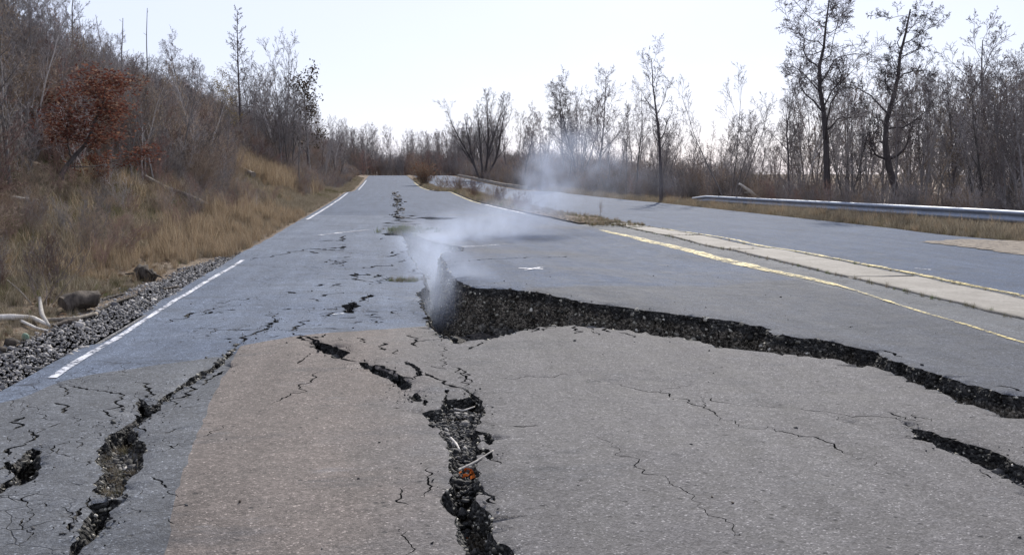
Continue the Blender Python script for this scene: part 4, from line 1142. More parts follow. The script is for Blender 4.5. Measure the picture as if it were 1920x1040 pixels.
def bush_mesh(seed, K=KB, stems=11, spread=.5, leaf=0, sides=3):
    R = random.Random(seed); out = []
    for s in range(stems):
        a = R.uniform(0, 6.28); tl = spread * R.uniform(.15, 1.2)
        grow(R, Vector((R.gauss(0, .12), R.gauss(0, .12), -.1)), Vector((math.sin(tl) * math.cos(a), math.sin(tl) * math.sin(a), math.cos(tl))), K['H'] * R.uniform(.6, 1.05), K['r'], 0, K, out)
    V, F = tubes(out, sides)
    return mesh_np('bush', V, F, True)
def tuft_mesh(seed, n, h, spread, w, curve=.35, base=.08):
    R = np.random.default_rng(seed)
    az = R.uniform(0, 2 * np.pi, n); tl = np.abs(R.normal(0, spread, n)); hh = h * R.uniform(.45, 1.1, n)
    bx = R.normal(0, base, (n, 2))
    dx = np.stack([np.cos(az), np.sin(az)], 1)
    side = np.stack([-np.sin(az + .4), np.cos(az + .4)], 1) * (w * R.uniform(.6, 1.3, n))[:, None]
    p0 = bx; z0_ = np.full(n, -.03)
    p1 = bx + dx * (np.sin(tl) * hh * .5)[:, None]; z1 = np.cos(tl) * hh * .55
    p2 = p1 + dx * (np.sin(tl + curve) * hh * .5)[:, None]; z2 = z1 + np.cos(tl + curve) * hh * .45
    V = np.stack([np.column_stack([p0 - side, z0_]), np.column_stack([p0 + side, z0_]), np.column_stack([p1 + side * .8, z1]), np.column_stack([p1 - side * .8, z1]),
                  np.column_stack([p2, z2]), np.column_stack([p2 + side * .2, z2])], 1)
    b = (np.arange(n) * 6)[:, None]
    F = np.concatenate([b + [0, 1, 2, 3], b + [3, 2, 5, 4]])
    return mesh_np('tuft', V.reshape(-1, 3), F)

bushes = [(bush_mesh(301), M['twig_grey']), (bush_mesh(302, spread=.65), M['brush_grey']), (bush_mesh(303, stems=14), M['brush_brown']), (bush_mesh(304, stems=9), M['brush_red']),
          (bush_mesh(305, spread=.4), M['bark'])]
RG = np.random.default_rng(5)
def place(n, xr, yr, keepf):
    q = np.stack([RG.uniform(*xr, n), RG.uniform(*yr, n)], 1)
    return q[keepf(q[:, 0], q[:, 1])]
# left bank brush
yb = 9 + 152 * RG.random(7000) ** 1.45
ub = np.interp(yb, [30, 50], [1.5, .5]) + RG.gamma(1.5, 4.4, 7000) + 1.0 * sstep(30, 12, yb)
q = np.stack([-3.25 - ub, yb], 1)
q = q[(ub < 34)]
ubq = -3.25 - q[:, 0]
thin = np.interp(q[:, 1], [9, 16, 24, 45, 60], [.04, .14, .5, .9, 1]) * np.maximum(np.interp(ubq, [1.5, 3.4, 5], [.35, .8, 1]), (q[:, 1] > 48))
q = q[RG.random(len(q)) < thin][:4600]
_pxq = VPX + q[:, 0] / q[:, 1] * FPX
q = q[~((np.abs(_pxq - 115) < 80) & (q[:, 1] < rb[1] + .5) & (q[:, 1] > rb[1] - 9) & (RG.random(len(q)) < .85))]
_u = -3.25 - q[:, 0]
q = q[~((q[:, 1] < 48) & (RG.random(len(q)) < np.interp(_u, [0, 3, 5, 8, 11], [.75, .6, .45, .2, 0])))]
pc = hit_ground(505, 340); lg = hit_ground(330, 380)
_pxq = VPX + q[:, 0] / q[:, 1] * FPX
q = q[~((np.abs(_pxq - 505) < 62) & (q[:, 1] < pc[1] + 3))]
_pxq = VPX + q[:, 0] / q[:, 1] * FPX
q = q[~((np.abs(_pxq - 330) < 85) & (q[:, 1] < lg[1] + 2) & (RG.random(len(q)) < .8))]
n = len(q)
scatter('bank_brush', np.column_stack([q, terrain(q[:, 0], q[:, 1])]), RG.uniform(0, 6.28, n), RG.uniform(.5, 1.3, n) * np.interp(-3.25 - q[:, 0], [.4, 2, 6, 10], [.3, .5, .95, 1.2]), RG.choice(5, n, p=[.2, .22, .3, .2, .08]), bushes,
        'tangled grey-brown brush covering the left bank', 'brush', RG.normal(0, .12, (n, 2)))
yv = 8 + 32 * RG.random(200); xv = -4.2 - np.abs(RG.normal(0, 2.2, 200)); n = 200
scatter('verge_brush', np.column_stack([xv, yv, terrain(xv, yv)]), RG.uniform(0, 6.28, n), RG.uniform(.16, .42, n), RG.choice(5, n, p=[.15, .1, .4, .3, .05]), bushes, 'low sparse brush standing in the left verge grass', 'brush', RG.normal(0, .2, (n, 2)))
# right brush
yb = 16 + 145 * RG.random(1800) ** 1.3
xb = ROAD_R(yb) + np.interp(yb, [16, 45, 62, 100], [3.2, 3.0, 1.4, 1.0]) + RG.gamma(1.5, 3.4, 1800)
q = np.stack([xb, yb], 1); n = len(q)
scatter('roadside_brush', np.column_stack([q, terrain(q[:, 0], q[:, 1])]), RG.uniform(0, 6.28, n), RG.uniform(.45, 1.15, n) * np.interp(q[:, 1], [30, 80, 130], [.85, 1.25, 1.5]) * np.interp(q[:, 0] - ROAD_R(q[:, 1]), [1, 4, 8], [.45, .7, 1.0]), RG.choice(5, n, p=[.28, .34, .24, .06, .08]), bushes,
        'dense brown brush behind the right road edge and guardrail', 'brush', RG.normal(0, .12, (n, 2)))
q = np.stack([RG.uniform(-30, 40, 700), RG.uniform(159, 196, 700)], 1); n = len(q)
scatter('far_brush', np.column_stack([q, terrain(q[:, 0], q[:, 1])]), RG.uniform(0, 6.28, n), RG.uniform(.9, 2.1, n), RG.choice(5, n), bushes, 'grey brush under the far trees beyond the road end', 'brush')

tufts = [(tuft_mesh(1, 46, .42, .35, .0042), M['grass_tan']), (tuft_mesh(2, 46, .36, .5, .0045), M['grass_olive']), (tuft_mesh(3, 40, .75, .16, .005, .2), M['grass_orange']),
         (tuft_mesh(4, 50, .30, .6, .004), M['grass_green']), (tuft_mesh(5, 40, .5, .3, .0045), M['grass_tan']), (tuft_mesh(6, 44, .55, .3, .005), M['grass_orange'])]
# grass of the left verge and lower bank
N = 20000
yg = 4.5 + 130 * RG.random(N) ** 2.1
ug = np.abs(RG.normal(0, 2.6, N)) + .02
xg = -3.2 - ug
lim = np.where(yg < 17.5, sh_out(yg) - .02, -2.75)
xg = np.where(yg > 17, -2.72 - np.abs(RG.normal(0, 2.4, N)), np.minimum(xg, lim))
pat = fbm(xg / 1.8, yg / 2.6, 211, 3)
kind = np.where(pat > .22, 1, np.where(pat < -.25, 4, 0))
kind = np.where(RG.random(N) < .18, 3 * (RG.random(N) < .35) + 1 * (RG.random(N) < .5), kind)
band = (yg > 13) & (yg < 34) & (xg > -4.6) & (RG.random(N) < .75)
kind = np.where(band & (pat > -.3), np.where(RG.random(N) < .6, 2, 5), kind)
far_or = (xg < -4.5) & (yg > 12) & (RG.random(N) < .10); kind = np.where(far_or, 5, kind)
kind = np.where((yg < 14) & (RG.random(N) < .35), 1, kind)
gsc = RG.uniform(.45, 1.2, N) * np.clip(.9 + .9 * fbm(xg / .9, yg / 1.4, 215, 2), .45, 1.4) * np.where(kind == 2, np.interp(yg, [13, 18, 30], [.8, 1.15, 1.15]), 1) * np.interp(xg, [-3.6, -2.9], [1, .6])
gsc = gsc * np.interp(yg, [4, 9, 15, 20], [.45, .5, .62, .8]) * np.interp(-3.2 - xg, [.2, 1.6], [.7, 1.1])
scatter('verge_grass', np.column_stack([xg, yg, terrain(xg, yg)]), RG.uniform(0, 6.28, N), gsc, np.clip(kind, 0, 5), tufts, 'dry tan and olive grass on the left verge', 'grass', RG.normal(0, .15, (N, 2)))
Nb = 6500
yb2 = 9 + 55 * RG.random(Nb) ** 1.3; xb2 = -4.2 - 9 * RG.random(Nb) ** 1.2
kb = RG.choice([0, 1, 4, 5], Nb, p=[.42, .28, .2, .1])
scatter('bank_grass', np.column_stack([xb2, yb2, terrain(xb2, yb2)]), RG.uniform(0, 6.28, Nb), RG.uniform(.35, .9, Nb) * np.interp(yb2, [9, 25], [.6, 1]), kb, tufts, 'thin tan grass on the open slope of the left bank', 'grass', RG.normal(0, .25, (Nb, 2)))
# bright grass patch on the spur
pc = hit_ground(508, 335)
q = np.column_stack([pc[0] + RG.normal(0, 1.0, 1500), pc[1] + RG.normal(0, 3.5, 1500)]); n = len(q)
scatter('orange_grass', np.column_stack([q, terrain(q[:, 0], q[:, 1])]), RG.uniform(0, 6.28, n), RG.uniform(.9, 1.9, n), RG.choice([2, 5, 5], n), tufts, 'bright orange dry grass patch on the far left bank', 'grass')
# right verge
N = 6500
yg = 13 + 60 * RG.random(N) ** 1.4
xg = ROAD_R(yg) + .02 + np.abs(RG.normal(0, 1.5, N))
kind = RG.choice([0, 1, 4, 5], N, p=[.5, .15, .25, .10])
scatter('roadside_grass', np.column_stack([xg, yg, terrain(xg, yg)]), RG.uniform(0, 6.28, N), RG.uniform(.4, 1.0, N) * np.interp(xg - ROAD_R(yg), [0, .8], [.5, 1]), kind, tufts, 'pale dry grass strip along the right road edge', 'grass', RG.normal(0, .15, (N, 2)))
# median weeds
N = 2600
ym = 25 + 95 * RG.random(N) ** 1.5
xm = MED_L(ym) + .12 + (MED_R(ym) - MED_L(ym) - .24) * RG.random(N)
scatter('median_weeds', np.column_stack([xm, ym, soil(xm, ym) - .01]), RG.uniform(0, 6.28, N), RG.uniform(.25, .75, N) * np.interp(ym, [25, 34, 45], [.4, .55, 1.0]), RG.choice([0, 1, 3, 4, 5], N, p=[.4, .25, .1, .15, .1]), tufts, 'dry weeds growing on the median beyond the concrete', 'weeds')
# little growth in the joints and on the crack
jt = []
for y_ in np.arange(6, 25, .22):
    jt.append((float(PANEL_L(y_)) - .05 + RG.normal(0, .03), y_ + RG.uniform(-.1, .1)))
    if RG.random() < .5: jt.append((float(PANEL_R(y_)) + .05 + RG.normal(0, .02), y_))
for jy in (17.2, 21.0, 24.4):
    for f in np.linspace(0, 1, 10): jt.append((float(PANEL_L(jy) + f * (PANEL_R(jy) - PANEL_L(jy))), jy + RG.normal(0, .03)))
jt = np.array(jt); n = len(jt)
scatter('joint_grass', np.column_stack([jt, z_right(jt[:, 0], jt[:, 1])]), RG.uniform(0, 6.28, n), RG.uniform(.08, .24, n), RG.choice([0, 1, 3], n), tufts, 'short grass in the joints of the concrete median', 'grass')
q = on_z(762, 434, ZN)
qq = q + RG.normal(0, [.28, .5], (60, 2)); n = len(qq)
scatter('crack_grass', np.column_stack([qq, z_near(qq[:, 0], qq[:, 1]) - .01]), RG.uniform(0, 6.28, n), RG.uniform(.3, .7, n), RG.choice([3, 3, 1], n), tufts, 'green grass tuft at the far end of the smoking rift', 'grass')
q = on_z(780, 526, ZN)
qq = q + RG.normal(0, [.13, .12], (50, 2)) - [.08, 0]; n = len(qq)
scatter('rift_grass', np.column_stack([qq, z_near(qq[:, 0], qq[:, 1]) - .01]), RG.uniform(0, 6.28, n), RG.uniform(.12, .28, n), RG.choice([3, 1, 0], n), tufts, 'small grass tufts on the left lip of the smoking rift', 'grass')
# dry grass and roots choking the left crack
lc = []
for hi_ in (2, 5, 11):
    P, d = holes[hi_] if hi_ != 11 else holes[11]
    lo, hi = P.min(0), P.max(0); r_ = lo + RG.random((700, 2)) * (hi - lo); lc.append(r_[inside(r_, P)][:110])
lc = np.concatenate(lc); n = len(lc)
scatter('crack_roots', np.column_stack([lc, bed_z(lc[:, 0], lc[:, 1]) + .005]), RG.uniform(0, 6.28, n), RG.uniform(.07, .16, n), RG.choice([0, 1, 4], n), tufts, 'dead grass and roots choking the foreground cracks', 'roots', RG.normal(0, .6, (n, 2)))
# leaf litter on the bank
N = 9000
yl = 6 + 45 * RG.random(N) ** 1.4; xl_ = -3.3 - np.abs(RG.normal(0, 4.5, N))
a = RG.normal(0, 1, (N, 3)); a[:, 2] *= .35; a /= np.linalg.norm(a, axis=1)[:, None]
b = np.cross(a, RG.normal(0, 1, (N, 3))); b /= np.linalg.norm(b, axis=1)[:, None]
cc = np.column_stack([xl_, yl, terrain(xl_, yl) + .03]); s_ = RG.uniform(.02, .05, (N, 1))
V = np.stack([cc - a * s_, cc + b * s_ * .5, cc + a * s_, cc - b * s_ * .5], 1).reshape(-1, 3)
add('leaf_litter', mesh_np('leaf_litter', V, np.arange(N * 4).reshape(N, 4)), M['leaf_litter'], kind='stuff', label='fallen brown leaves strewn over the left bank', cat='leaves')

# --- single bushes and weeds
def bush_thing(name, seed, base, H_, mat, label, cat='shrub', K=KB, stems=11, spread=.5, wide=1.0, leaf=None):
    R = random.Random(seed); out = []
    for s in range(stems):
        a = R.uniform(0, 6.28); tl = spread * R.uniform(.15, 1.2)
        grow(R, Vector((R.gauss(0, .1), R.gauss(0, .1), -.1)), Vector((math.sin(tl) * math.cos(a), math.sin(tl) * math.sin(a), math.cos(tl))), K['H'] * R.uniform(.6, 1.05), K['r'], 0, K, out)
    s = H_ / max(v_.z for p in out for v_ in p[0])
    o = thing(name, label, cat, base); o.scale = (s * wide, s * wide, s)
    V, F = tubes([p for p in out if p[2] == 0], 4); add('stems', mesh_np('stems', V, F, True), mat, parent=o)
    V, F = tubes([p for p in out if p[2] > 0], 3); add('twigs', mesh_np('twigs', V, F, True), mat, parent=o)
    if leaf:
        V, F = leaves_on(out, leaf[0], leaf[1], R, 1, .08); add('leaves', mesh_np('leaves', V, F), leaf[2], parent=o)
    return o
yb_ = 98.0; xb_ = .5 * float(MED_L(yb_) + MED_R(yb_))
bush_thing('red_brown_bush', 401, (xb_, yb_, float(soil(xb_, yb_))), 2.9, M['twig_brown'], 'red-brown bush on the median in the middle of the far road', stems=60, spread=.75, wide=1.0, leaf=(1100, .07, M['leaf_rust']))
for k_, (d, off, hh, lb) in enumerate(((37, -.35, .6, 'low brown weed at the left rim of the median just past the concrete'), (39, .4, .8, 'brown weed on the right half of the median behind the thin stalk'), (43, -.2, .8, 'grey-brown weed between the reddish weeds on the median'),
                                      (48, .3, 1.1, 'tall brown weed at the right rim of the narrow median'), (57, .1, 1.3, 'dense brown weed clump where the median narrows'), (63, -.3, 1.2, 'brown weed beside the curved yellow line'), (70, .3, 1.5, 'tall brown clump on the far median before the road dips'), (78, 0, 1.6, 'brown clump on the median beyond the dip'))):
    x_ = .5 * float(MED_L(d) + MED_R(d)) + off
    bush_thing('weed_clump', 700 + k_, (x_, d, float(soil(x_, d))), hh, M['twig_brown'] if k_ % 2 else M['twig_red'], lb, 'weed', stems=18, spread=.8, wide=1.2)
for px, d, hh, lb in ((905, 52, 1.0, 'brown weed clump at the bend of the far median'), (925, 44, .9, 'reddish weed clump on the median left of the smoke'), (958, 40, .75, 'low reddish weed on the median nearest the smoke')):
    x_ = .5 * float(MED_L(d) + MED_R(d)) + (-.3 if px == 905 else .1)
    bush_thing('weed_clump', int(px), (x_, d, float(soil(x_, d))), hh, M['twig_red'], lb, 'weed', stems=14, spread=.7)
for px, py, hh, lb in ((1124, 403, .75, 'single thin dry weed stalk standing on the median'), (1040, 404, .4, 'small bare weed on the median under the smoke')):
    b_ = on_z(px, py, z_right)
    bush_thing('weed_stalk', int(px), (b_[0], b_[1], float(z_right(*b_))), hh, M['twig_brown'], lb, 'weed', stems=3, spread=.25)
b_ = hit_ground(85, 572)
bush_thing('bare_shrub', 410, (b_[0], b_[1], b_[2]), .95, M['twig'], 'thin bare shrub standing behind the logs on the left verge', stems=6, spread=.8)

# ------------------------------------------------------------------ logs, branches, stones
def limb(path, radii, sides=9, seed=0, bump=.15):
    P = np.array(path, float); n0 = len(P)
    s = np.linspace(0, n0 - 1, (n0 - 1) * 6 + 1)
    Q = np.column_stack([np.interp(s, np.arange(n0), P[:, i]) for i in range(3)]); Rr = np.interp(s, np.arange(n0), radii)
    k = np.array([.25, .5, .25])
    for i in range(3):
        Q[1:-1, i] = np.convolve(Q[:, i], k, 'valid')
    T = np.gradient(Q, axis=0); T /= np.linalg.norm(T, axis=1)[:, None]
    U = np.cross(T, [0, 0, 1.0]); U /= np.linalg.norm(U, axis=1)[:, None]; Wv = np.cross(T, U)
    an = np.arange(sides) * 2 * np.pi / sides
    rr = Rr[:, None] * (1 + bump * 2 * fbm(s[:, None] * .9 + 0 * an, np.broadcast_to(an[None] * 1.3, (len(s), sides)), 500 + seed, 3))
    V = Q[:, None] + rr[..., None] * (np.cos(an)[None, :, None] * U[:, None] + np.sin(an)[None, :, None] * Wv[:, None])
    idx = np.arange(len(s) * sides).reshape(len(s), sides); nx = np.roll(idx, -1, 1)
    F = np.stack([idx[:-1], nx[:-1], nx[1:], idx[1:]], -1).reshape(-1, 4).tolist()
    V = V.reshape(-1, 3).tolist()
    for end, ring in ((Q[0], idx[0]), (Q[-1], idx[-1])):
        c_ = len(V); V.append(end.tolist())
        F += [[int(ring[i]), int(ring[(i + 1) % sides]), c_] for i in range(sides)]
    me = bpy.data.meshes.new('limb'); me.from_pydata(V, [], F); me.update()
    me.polygons.foreach_set('use_smooth', [len(p) == 4 for p in F])
    return me
def gp(px, py, up=0.0):
    g = hit_ground(px, py, lambda x, y: np.where(np.asarray(x) > -2.55, z_near(x, y), terrain(x, y)))
    return np.array((g[0], g[1], g[2] + up))
def rel(pts): # local coordinates around the first point's ground position
    o = np.mean(pts, 0); return o, [p - o for p in pts]
def log_thing(name, pts, radii, mat, label, cat, seed=0, bump=.15, extra=()):
    o_, loc = rel(pts)
    t_ = add(name, limb(loc, radii, seed=seed, bump=bump), mat, label=label, cat=cat, loc=tuple(o_))
    for j, (p2, r2) in enumerate(extra):
        add('side_branch', limb([p - o_ for p in p2], r2, 7, seed + 9 + j, bump), mat, parent=t_)
    return t_
# short thick log
a_, b_ = gp(118, 586, .085), gp(182, 582, .10)
log_thing('log', [a_, .5 * (a_ + b_) + [0, 0, .01], b_], [.075, .11, .095], M['wood_dark'], 'short thick dark log lying at the gravel edge', 'log', 1, .5)
# rotten stump farther on
s0 = gp(270, 526)
R_ = np.random.default_rng(9)
V, F = stones(np.array([[0, 0, .05], [.09, .05, .04], [-.1, .02, .03], [.03, -.05, .1], [-.04, .06, .12], [.1, -.02, .09]]), [.13, .09, .09, .09, .10, .07], 1.0)
o = thing('rotten_stump', 'dark rotten stump lump beside the gravel, beyond the logs', 'stump', tuple(s0))
add('wood', mesh_np('stump_wood', V, F), M['wood_dark'], parent=o)
for j in range(6):
    aa = j * 1.05
    add('root', limb([(0, 0, .06), (.12 * math.cos(aa), .12 * math.sin(aa), .1 + .03 * (j % 3)), (.24 * math.cos(aa + .2), .24 * math.sin(aa + .2), .03 + .07 * (j % 2))], [.035, .022, .008], 6, 30 + j), M['wood_dark'], parent=o)
# pale bent branch at the left border
pb = [gp(-30, 606, .05), gp(20, 606, .06), gp(60, 606, .05), gp(92, 616, .035)]
log_thing('fallen_branch', pb, [.034, .032, .026, .016], M['wood_bleached'], 'pale forked branch lying at the left picture border', 'branch', 3, .1,
          [([gp(76, 582, .02) + [0, -.0, .12], gp(79, 606, .08), gp(93, 618, .03)], [.014, .022, .012]), ([gp(40, 608, .03), gp(68, 622, .03), gp(90, 624, .02)], [.016, .014, .008])])
log_thing('fallen_branch', [gp(88, 606, .03), gp(140, 603, .03), gp(182, 594, .03)], [.018, .022, .02], M['wood_old'], 'brown branch lying in front of the short thick log', 'branch', 4, .12)
log_thing('fallen_branch', [gp(178, 588, .02), gp(215, 571, .02), gp(256, 557, .02)], [.014, .016, .012], M['wood_dark'], 'long thin dark stick on the gravel right of the short log', 'branch', 5, .12)
log_thing('fallen_branch', [gp(192, 565, .02), gp(234, 553, .02)], [.012, .012], M['wood_dark'], 'shorter dark stick above the long thin stick', 'branch', 6, .12)
log_thing('fallen_branch', [gp(306, 546, .02), gp(334, 541, .02)], [.02, .018], M['wood_dark'], 'stubby dark stick alone on the gravel near the white line', 'branch', 7, .15)
log_thing('fallen_branch', [gp(100, 615, .02), gp(125, 608, .02), gp(150, 604, .02)], [.015, .03, .012], M['wood_dark'], 'dark rotten piece of wood below the brown branch', 'branch', 8, .3)
for (ax, ay, bx2, by2, r_, lb) in ((18, 528, 60, 572, .008, 'thin leaning dead stem at the far left of the verge'), (42, 498, 75, 545, .007, 'thin dead stem leaning behind the bare shrub')):
    g_ = gp(bx2, by2, 0); top_ = g_ + [-(bx2 - ax) / FPX * g_[1], .05, (by2 - ay) / FPX * g_[1]]
    log_thing('dead_sapling', [g_, .5 * (g_ + top_) + [.01, 0, .01], top_], [r_, r_ * .9, r_ * .5], M['wood_old'], lb, 'sapling', 12, .1)
s1_ = gp(48, 640)
V, F = stones(np.array([[0, 0, .04]]), [.075], 1.0)
me = mesh_np('stone', V, F, True); o = add('mossy_stone', me, M['moss'], label='pale green mossy stone at the left border below the branches', cat='stone', loc=tuple(s1_))
sub = o.modifiers.new('round', 'SUBSURF'); sub.levels = 2; sub.render_levels = 2
for j, (px, py, r_, lb) in enumerate(((18, 650, .06, 'dark red-brown stone beside the mossy stone'), (5, 662, .05, 'small stone lowest at the left border'))):
    V, F = stones(np.array([[0, 0, .03]]), [r_], .9); add('stone', mesh_np('stone', V, F), M['wood_dark'], label=lb, cat='stone', loc=tuple(gp(px, py)))
# fallen trunks on the bank
def bank_log(pa, pb, r_, label, mat, lift=.12):
    A, B = hit_ground(*pa), hit_ground(*pb)
    n_ = 6; P = [A + (B - A) * i / (n_ - 1) for i in range(n_)]
    P = [np.array((p[0], p[1], max(float(terrain(p[0], p[1])) + lift, A[2] + (B[2] - A[2]) * i / (n_ - 1)))) for i, p in enumerate(P)]
    log_thing('fallen_tree', P, list(np.linspace(r_ * .7, r_, n_)), mat, label, 'fallen tree', 20 + int(pa[0]), .12)
bank_log((272, 348), (392, 406), .11, 'long fallen trunk lying down the middle of the left bank', M['wood_old'], .25)
bank_log((420, 300), (476, 338), .15, 'fallen trunk above the orange grass patch', M['wood_old'], .3)
bank_log((25, 382), (78, 390), .035, 'thin pale fallen branch in the grass at far left', M['wood_bleached'], .12)
bank_log((505, 303), (535, 312), .12, 'short pale fallen trunk beside the far red-leaved shrub', M['wood_bleached'], .2)
# pale dead branches over the guardrail
gA = at_depth(1428, 41); 
log_thing('dead_branch', [gA + [0, 0, .35], gA + [-.5, 0, .75], gA + [-1.05, 0, 1.12]], [.08, .075, .05], M['wood_bleached'], 'pale broken branch sticking up at the guardrail end', 'branch', 31, .1,
          [([gA + [-.45, 0, .70], gA + [-.8, 0, .70]], [.05, .03])])
gB = at_depth(1478, 39)
log_thing('dead_branch', [gB + [0, 0, .3], gB + [-.05, 0, .75], gB + [-.22, 0, 1.15]], [.05, .05, .03], M['wood_bleached'], 'short pale dead branch standing right of the broken branch', 'branch', 32, .1)
# debris in the middle crack
def cz_(px, py): p = on_z(px, py, lambda x, y: z_near(x, y) - .03); return np.array((p[0], p[1], float(z_near(*p)) - .02))
for (pp, r_, lb) in (([(860, 888), (890, 874), (925, 851)], .006, 'pale straight twig lying across the middle crack'),
                     ([(845, 827), (855, 838), (862, 850)], .007, 'short pale twig at the left lip of the middle crack'),
                     ([(852, 772), (868, 776), (890, 768)], .006, 'grey twig near the top of the middle crack')):
    log_thing('twig', [cz_(*p) + [0, 0, .012] for p in pp], [r_, r_, r_ * .6], M['wood_bleached'], lb, 'twig', 40, .1)
def leaf_heap(px, py, n, spread, z, label):
    p = on_z(px, py, lambda x, y: z_near(x, y) * 0 + z)
    a = RG.normal(0, 1, (n, 3)); a[:, 2] *= .5; a /= np.linalg.norm(a, axis=1)[:, None]
    b = np.cross(a, RG.normal(0, 1, (n, 3))); b /= np.linalg.norm(b, axis=1)[:, None]
    cc = np.column_stack([RG.normal(0, spread, (n, 2)), np.abs(RG.normal(0, .01, n))]); s_ = RG.uniform(.012, .028, (n, 1))
    V = np.stack([cc - a * s_, cc + b * s_ * .6, cc + a * s_, cc - b * s_ * .6], 1).reshape(-1, 3)
    add('leaf_heap', mesh_np('leaf_heap', V, np.arange(n * 4).reshape(n, 4)), M['leaf_orange'], label=label, cat='leaves', kind='stuff', loc=(p[0], p[1], float(bed_z(np.array([p[0]]), np.array([p[1]]))[0]) + .025))
leaf_heap(882, 1012, 26, .028, -.2, 'orange fallen leaves deep in the middle crack at the picture bottom')
leaf_heap(877, 897, 14, .03, -.1, 'reddish fallen leaves half way along the middle crack')
# a few dark clods on the pavement
for px, py, r_, lb in ((450, 941, .012, 'small dark clod alone on the brown patch'), (1374, 943, .011, 'flat dark clod on the grey patch at lower right'), (1335, 932, .007, 'tiny dark clod left of the flat clod')):
    p = on_z(px, py, ZN); V, F = stones(np.array([[0, 0, r_ * .4]]), [r_], .7)
    add('clod', mesh_np('clod', V, F), M['wood_dark'], label=lb, cat='clod', loc=(p[0], p[1], float(z_near(*p))))

# ------------------------------------------------------------------ guardrail
def guardrail(path, label):
    P = np.array(path); o = thing('guardrail', label, 'guardrail', tuple(P[0]))
    seg = np.linalg.norm(np.diff(P, axis=0), axis=1); s = np.concatenate([[0], np.cumsum(seg)])
    prof = [(-.02, -.155), (-.055, -.135), (-.075, -.10), (-.075, -.07), (-.03, -.03), (-.005, 0), (-.03, .03), (-.075, .07), (-.075, .10), (-.055, .135), (-.02, .155)]
    def at(q): return np.array([np.interp(q, s, P[:, i]) for i in range(3)])
    Lp = 3.81; q0 = 0.0; k = 0
    while q0 < s[-1] - .5:
        q1 = min(q0 + Lp + .3, s[-1]); n = 7
        rings = []
        for q in np.linspace(q0, q1, n):
            c_ = at(q); d = at(min(q + .2, s[-1])) - at(max(q - .2, 0)); d /= np.linalg.norm(d); nr = np.array((d[1], -d[0], 0)); nr /= np.linalg.norm(nr)
            if nr[0] < 0: nr = -nr
            bulge = .004 * (k % 2)
            rings.append([c_ + nr * (a + bulge) + np.array((0, 0, b)) for a, b in prof] + [c_ + nr * (a + bulge + .008) + np.array((0, 0, b)) for a, b in prof[::-1]])
        V = np.array(rings); m = V.shape[1]; idx = np.arange(n * m).reshape(n, m); nx = np.roll(idx, -1, 1)
        F = np.stack([idx[:-1], nx[:-1], nx[1:], idx[1:]], -1).reshape(-1, 4)
        add('rail', mesh_np('rail', V.reshape(-1, 3) - P[0], F, True), M['steel'], parent=o)
        pc_ = at(q0 + Lp / 2)
        for nm, (wx, wy), za, zb, off in (('post', (.075, .09), -1.0, .17, .22), ('spacer_block', (.07, .075), -.17, .15, .07)):
            g = float(terrain(pc_[0] + off, pc_[1])) - .3 if nm == 'post' else pc_[2] + za
            b = np.array([(sx * wx, sy * wy, z_) for z_ in (g, pc_[2] + zb) for sx, sy in ((-1, -1), (1, -1), (1, 1), (-1, 1))], float)
            b[:, 0] += pc_[0] + off; b[:, 1] += pc_[1]
            add(nm, mesh_np(nm, b - P[0], np.array([(0, 1, 5, 4), (1, 2, 6, 5), (2, 3, 7, 6), (3, 0, 4, 7), (4, 5, 6, 7)])), M['post'], parent=o)
        q0 += Lp; k += 1
    return o
guardrail([(15.75, 10, .40), (15.75, 16, .40), (15.72, 23, .37), (15.7, 30, .31), (15.72, 37, .24), (15.75, 44.5, .18), (15.9, 47, .02)], 'galvanised steel guardrail along the right road edge')

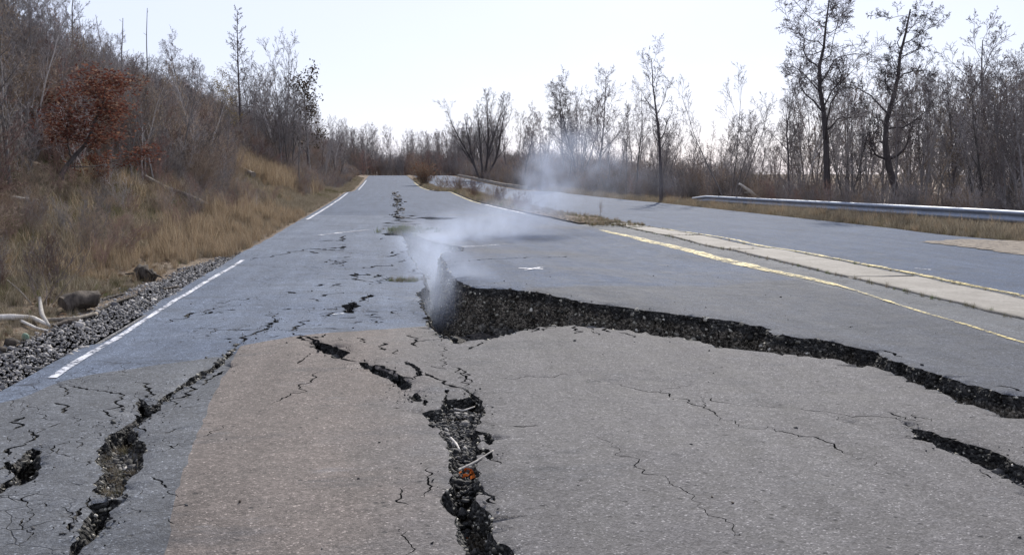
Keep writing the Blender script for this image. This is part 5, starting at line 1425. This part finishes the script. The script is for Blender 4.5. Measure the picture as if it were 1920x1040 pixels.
# ------------------------------------------------------------------ steam out of the rift
t = NT('steam')
tc = t.node("TexCoord").outputs['Object']
ln = t.node("VectorMath", operation='LENGTH'); t.link(tc, ln.inputs[0])
fall = t.math('SUBTRACT', 1.0, t.math('MULTIPLY', ln.outputs['Value'], ln.outputs['Value']), clamp=True)
fall = t.math('MULTIPLY', fall, fall)
nz = t.noise(t.coords(), 2.4, 6, .62)
nzr = t.node("MapRange"); t.link(nz, nzr.inputs['Value'])
for k_, v_ in (('From Min', .36), ('From Max', .70), ('To Min', 0.0), ('To Max', 1.0)): nzr.inputs[k_].default_value = v_
oc = t.node("ObjectInfo").outputs['Alpha']
dn = t.math('MULTIPLY', t.math('MULTIPLY', fall, nzr.outputs['Result']), t.math('MULTIPLY', oc, 10.0))
pv = t.node("VolumePrincipled"); pv.inputs['Color'].default_value = (.68, .76, .92, 1); pv.inputs['Anisotropy'].default_value = .25
t.link(dn, pv.inputs['Density']); t.link(pv.outputs[0], t.out.inputs['Volume'])
M['steam'] = t.m
import bmesh
bm = bmesh.new(); bmesh.ops.create_icosphere(bm, subdivisions=3, radius=1.0); puff_me = bpy.data.meshes.new('steam_puff'); bm.to_mesh(puff_me); bm.free()
puff_me.materials.append(M['steam'])
sq = on_z(805, 560, ZN)
steam = add('steam', None, kind='stuff', label='white steam rising from the rift and drifting right over the road', cat='steam', loc=(sq[0], sq[1], 0))
def puff(px, py, d, r, dens, rz=0.0):
    rr = ray(px, py); p = np.array((rr[0] * d, d, CAM_H + rr[2] * d))
    o = add('steam_puff', puff_me, parent=steam, loc=tuple(p - np.array((sq[0], sq[1], 0))))
    o.scale = r; o.rotation_euler = (0, 0, rz); o.color = (1, 1, 1, dens / 10.0)
for a in ((815, 590, 12.0, (.6, 1.1, .5), .45), (825, 545, 13.4, (.7, 1.5, .6), .8), (815, 505, 15.0, (.7, 2.0, .6), 1.0), (806, 470, 17.5, (.9, 2.4, .55), .9), (825, 450, 20.0, (1.5, 2.6, .55), .45),
          (880, 432, 20.5, (2.0, 2.6, .55), .32), (935, 418, 21.0, (2.0, 2.4, .6), .3), (985, 395, 22, (1.5, 2.0, .7), .45), (1015, 372, 22.5, (1.1, 1.4, .6), .55), (1027, 335, 22.8, (1.1, 1.4, .75), .75),
          (1035, 290, 23.2, (1.1, 1.4, .7), .6), (1125, 305, 24.5, (1.2, 1.0, .8), .6), (1065, 258, 24, (1.2, 1.0, .7), .35), (860, 540, 11.0, (.6, .8, .6), 1.5), (1080, 365, 25, (2.2, 1.8, .7), .16), (1190, 335, 27, (2.0, 1.6, .7), .08), (1120, 262, 25, (1.2, 1.0, .6), .25)):
    puff(*a)
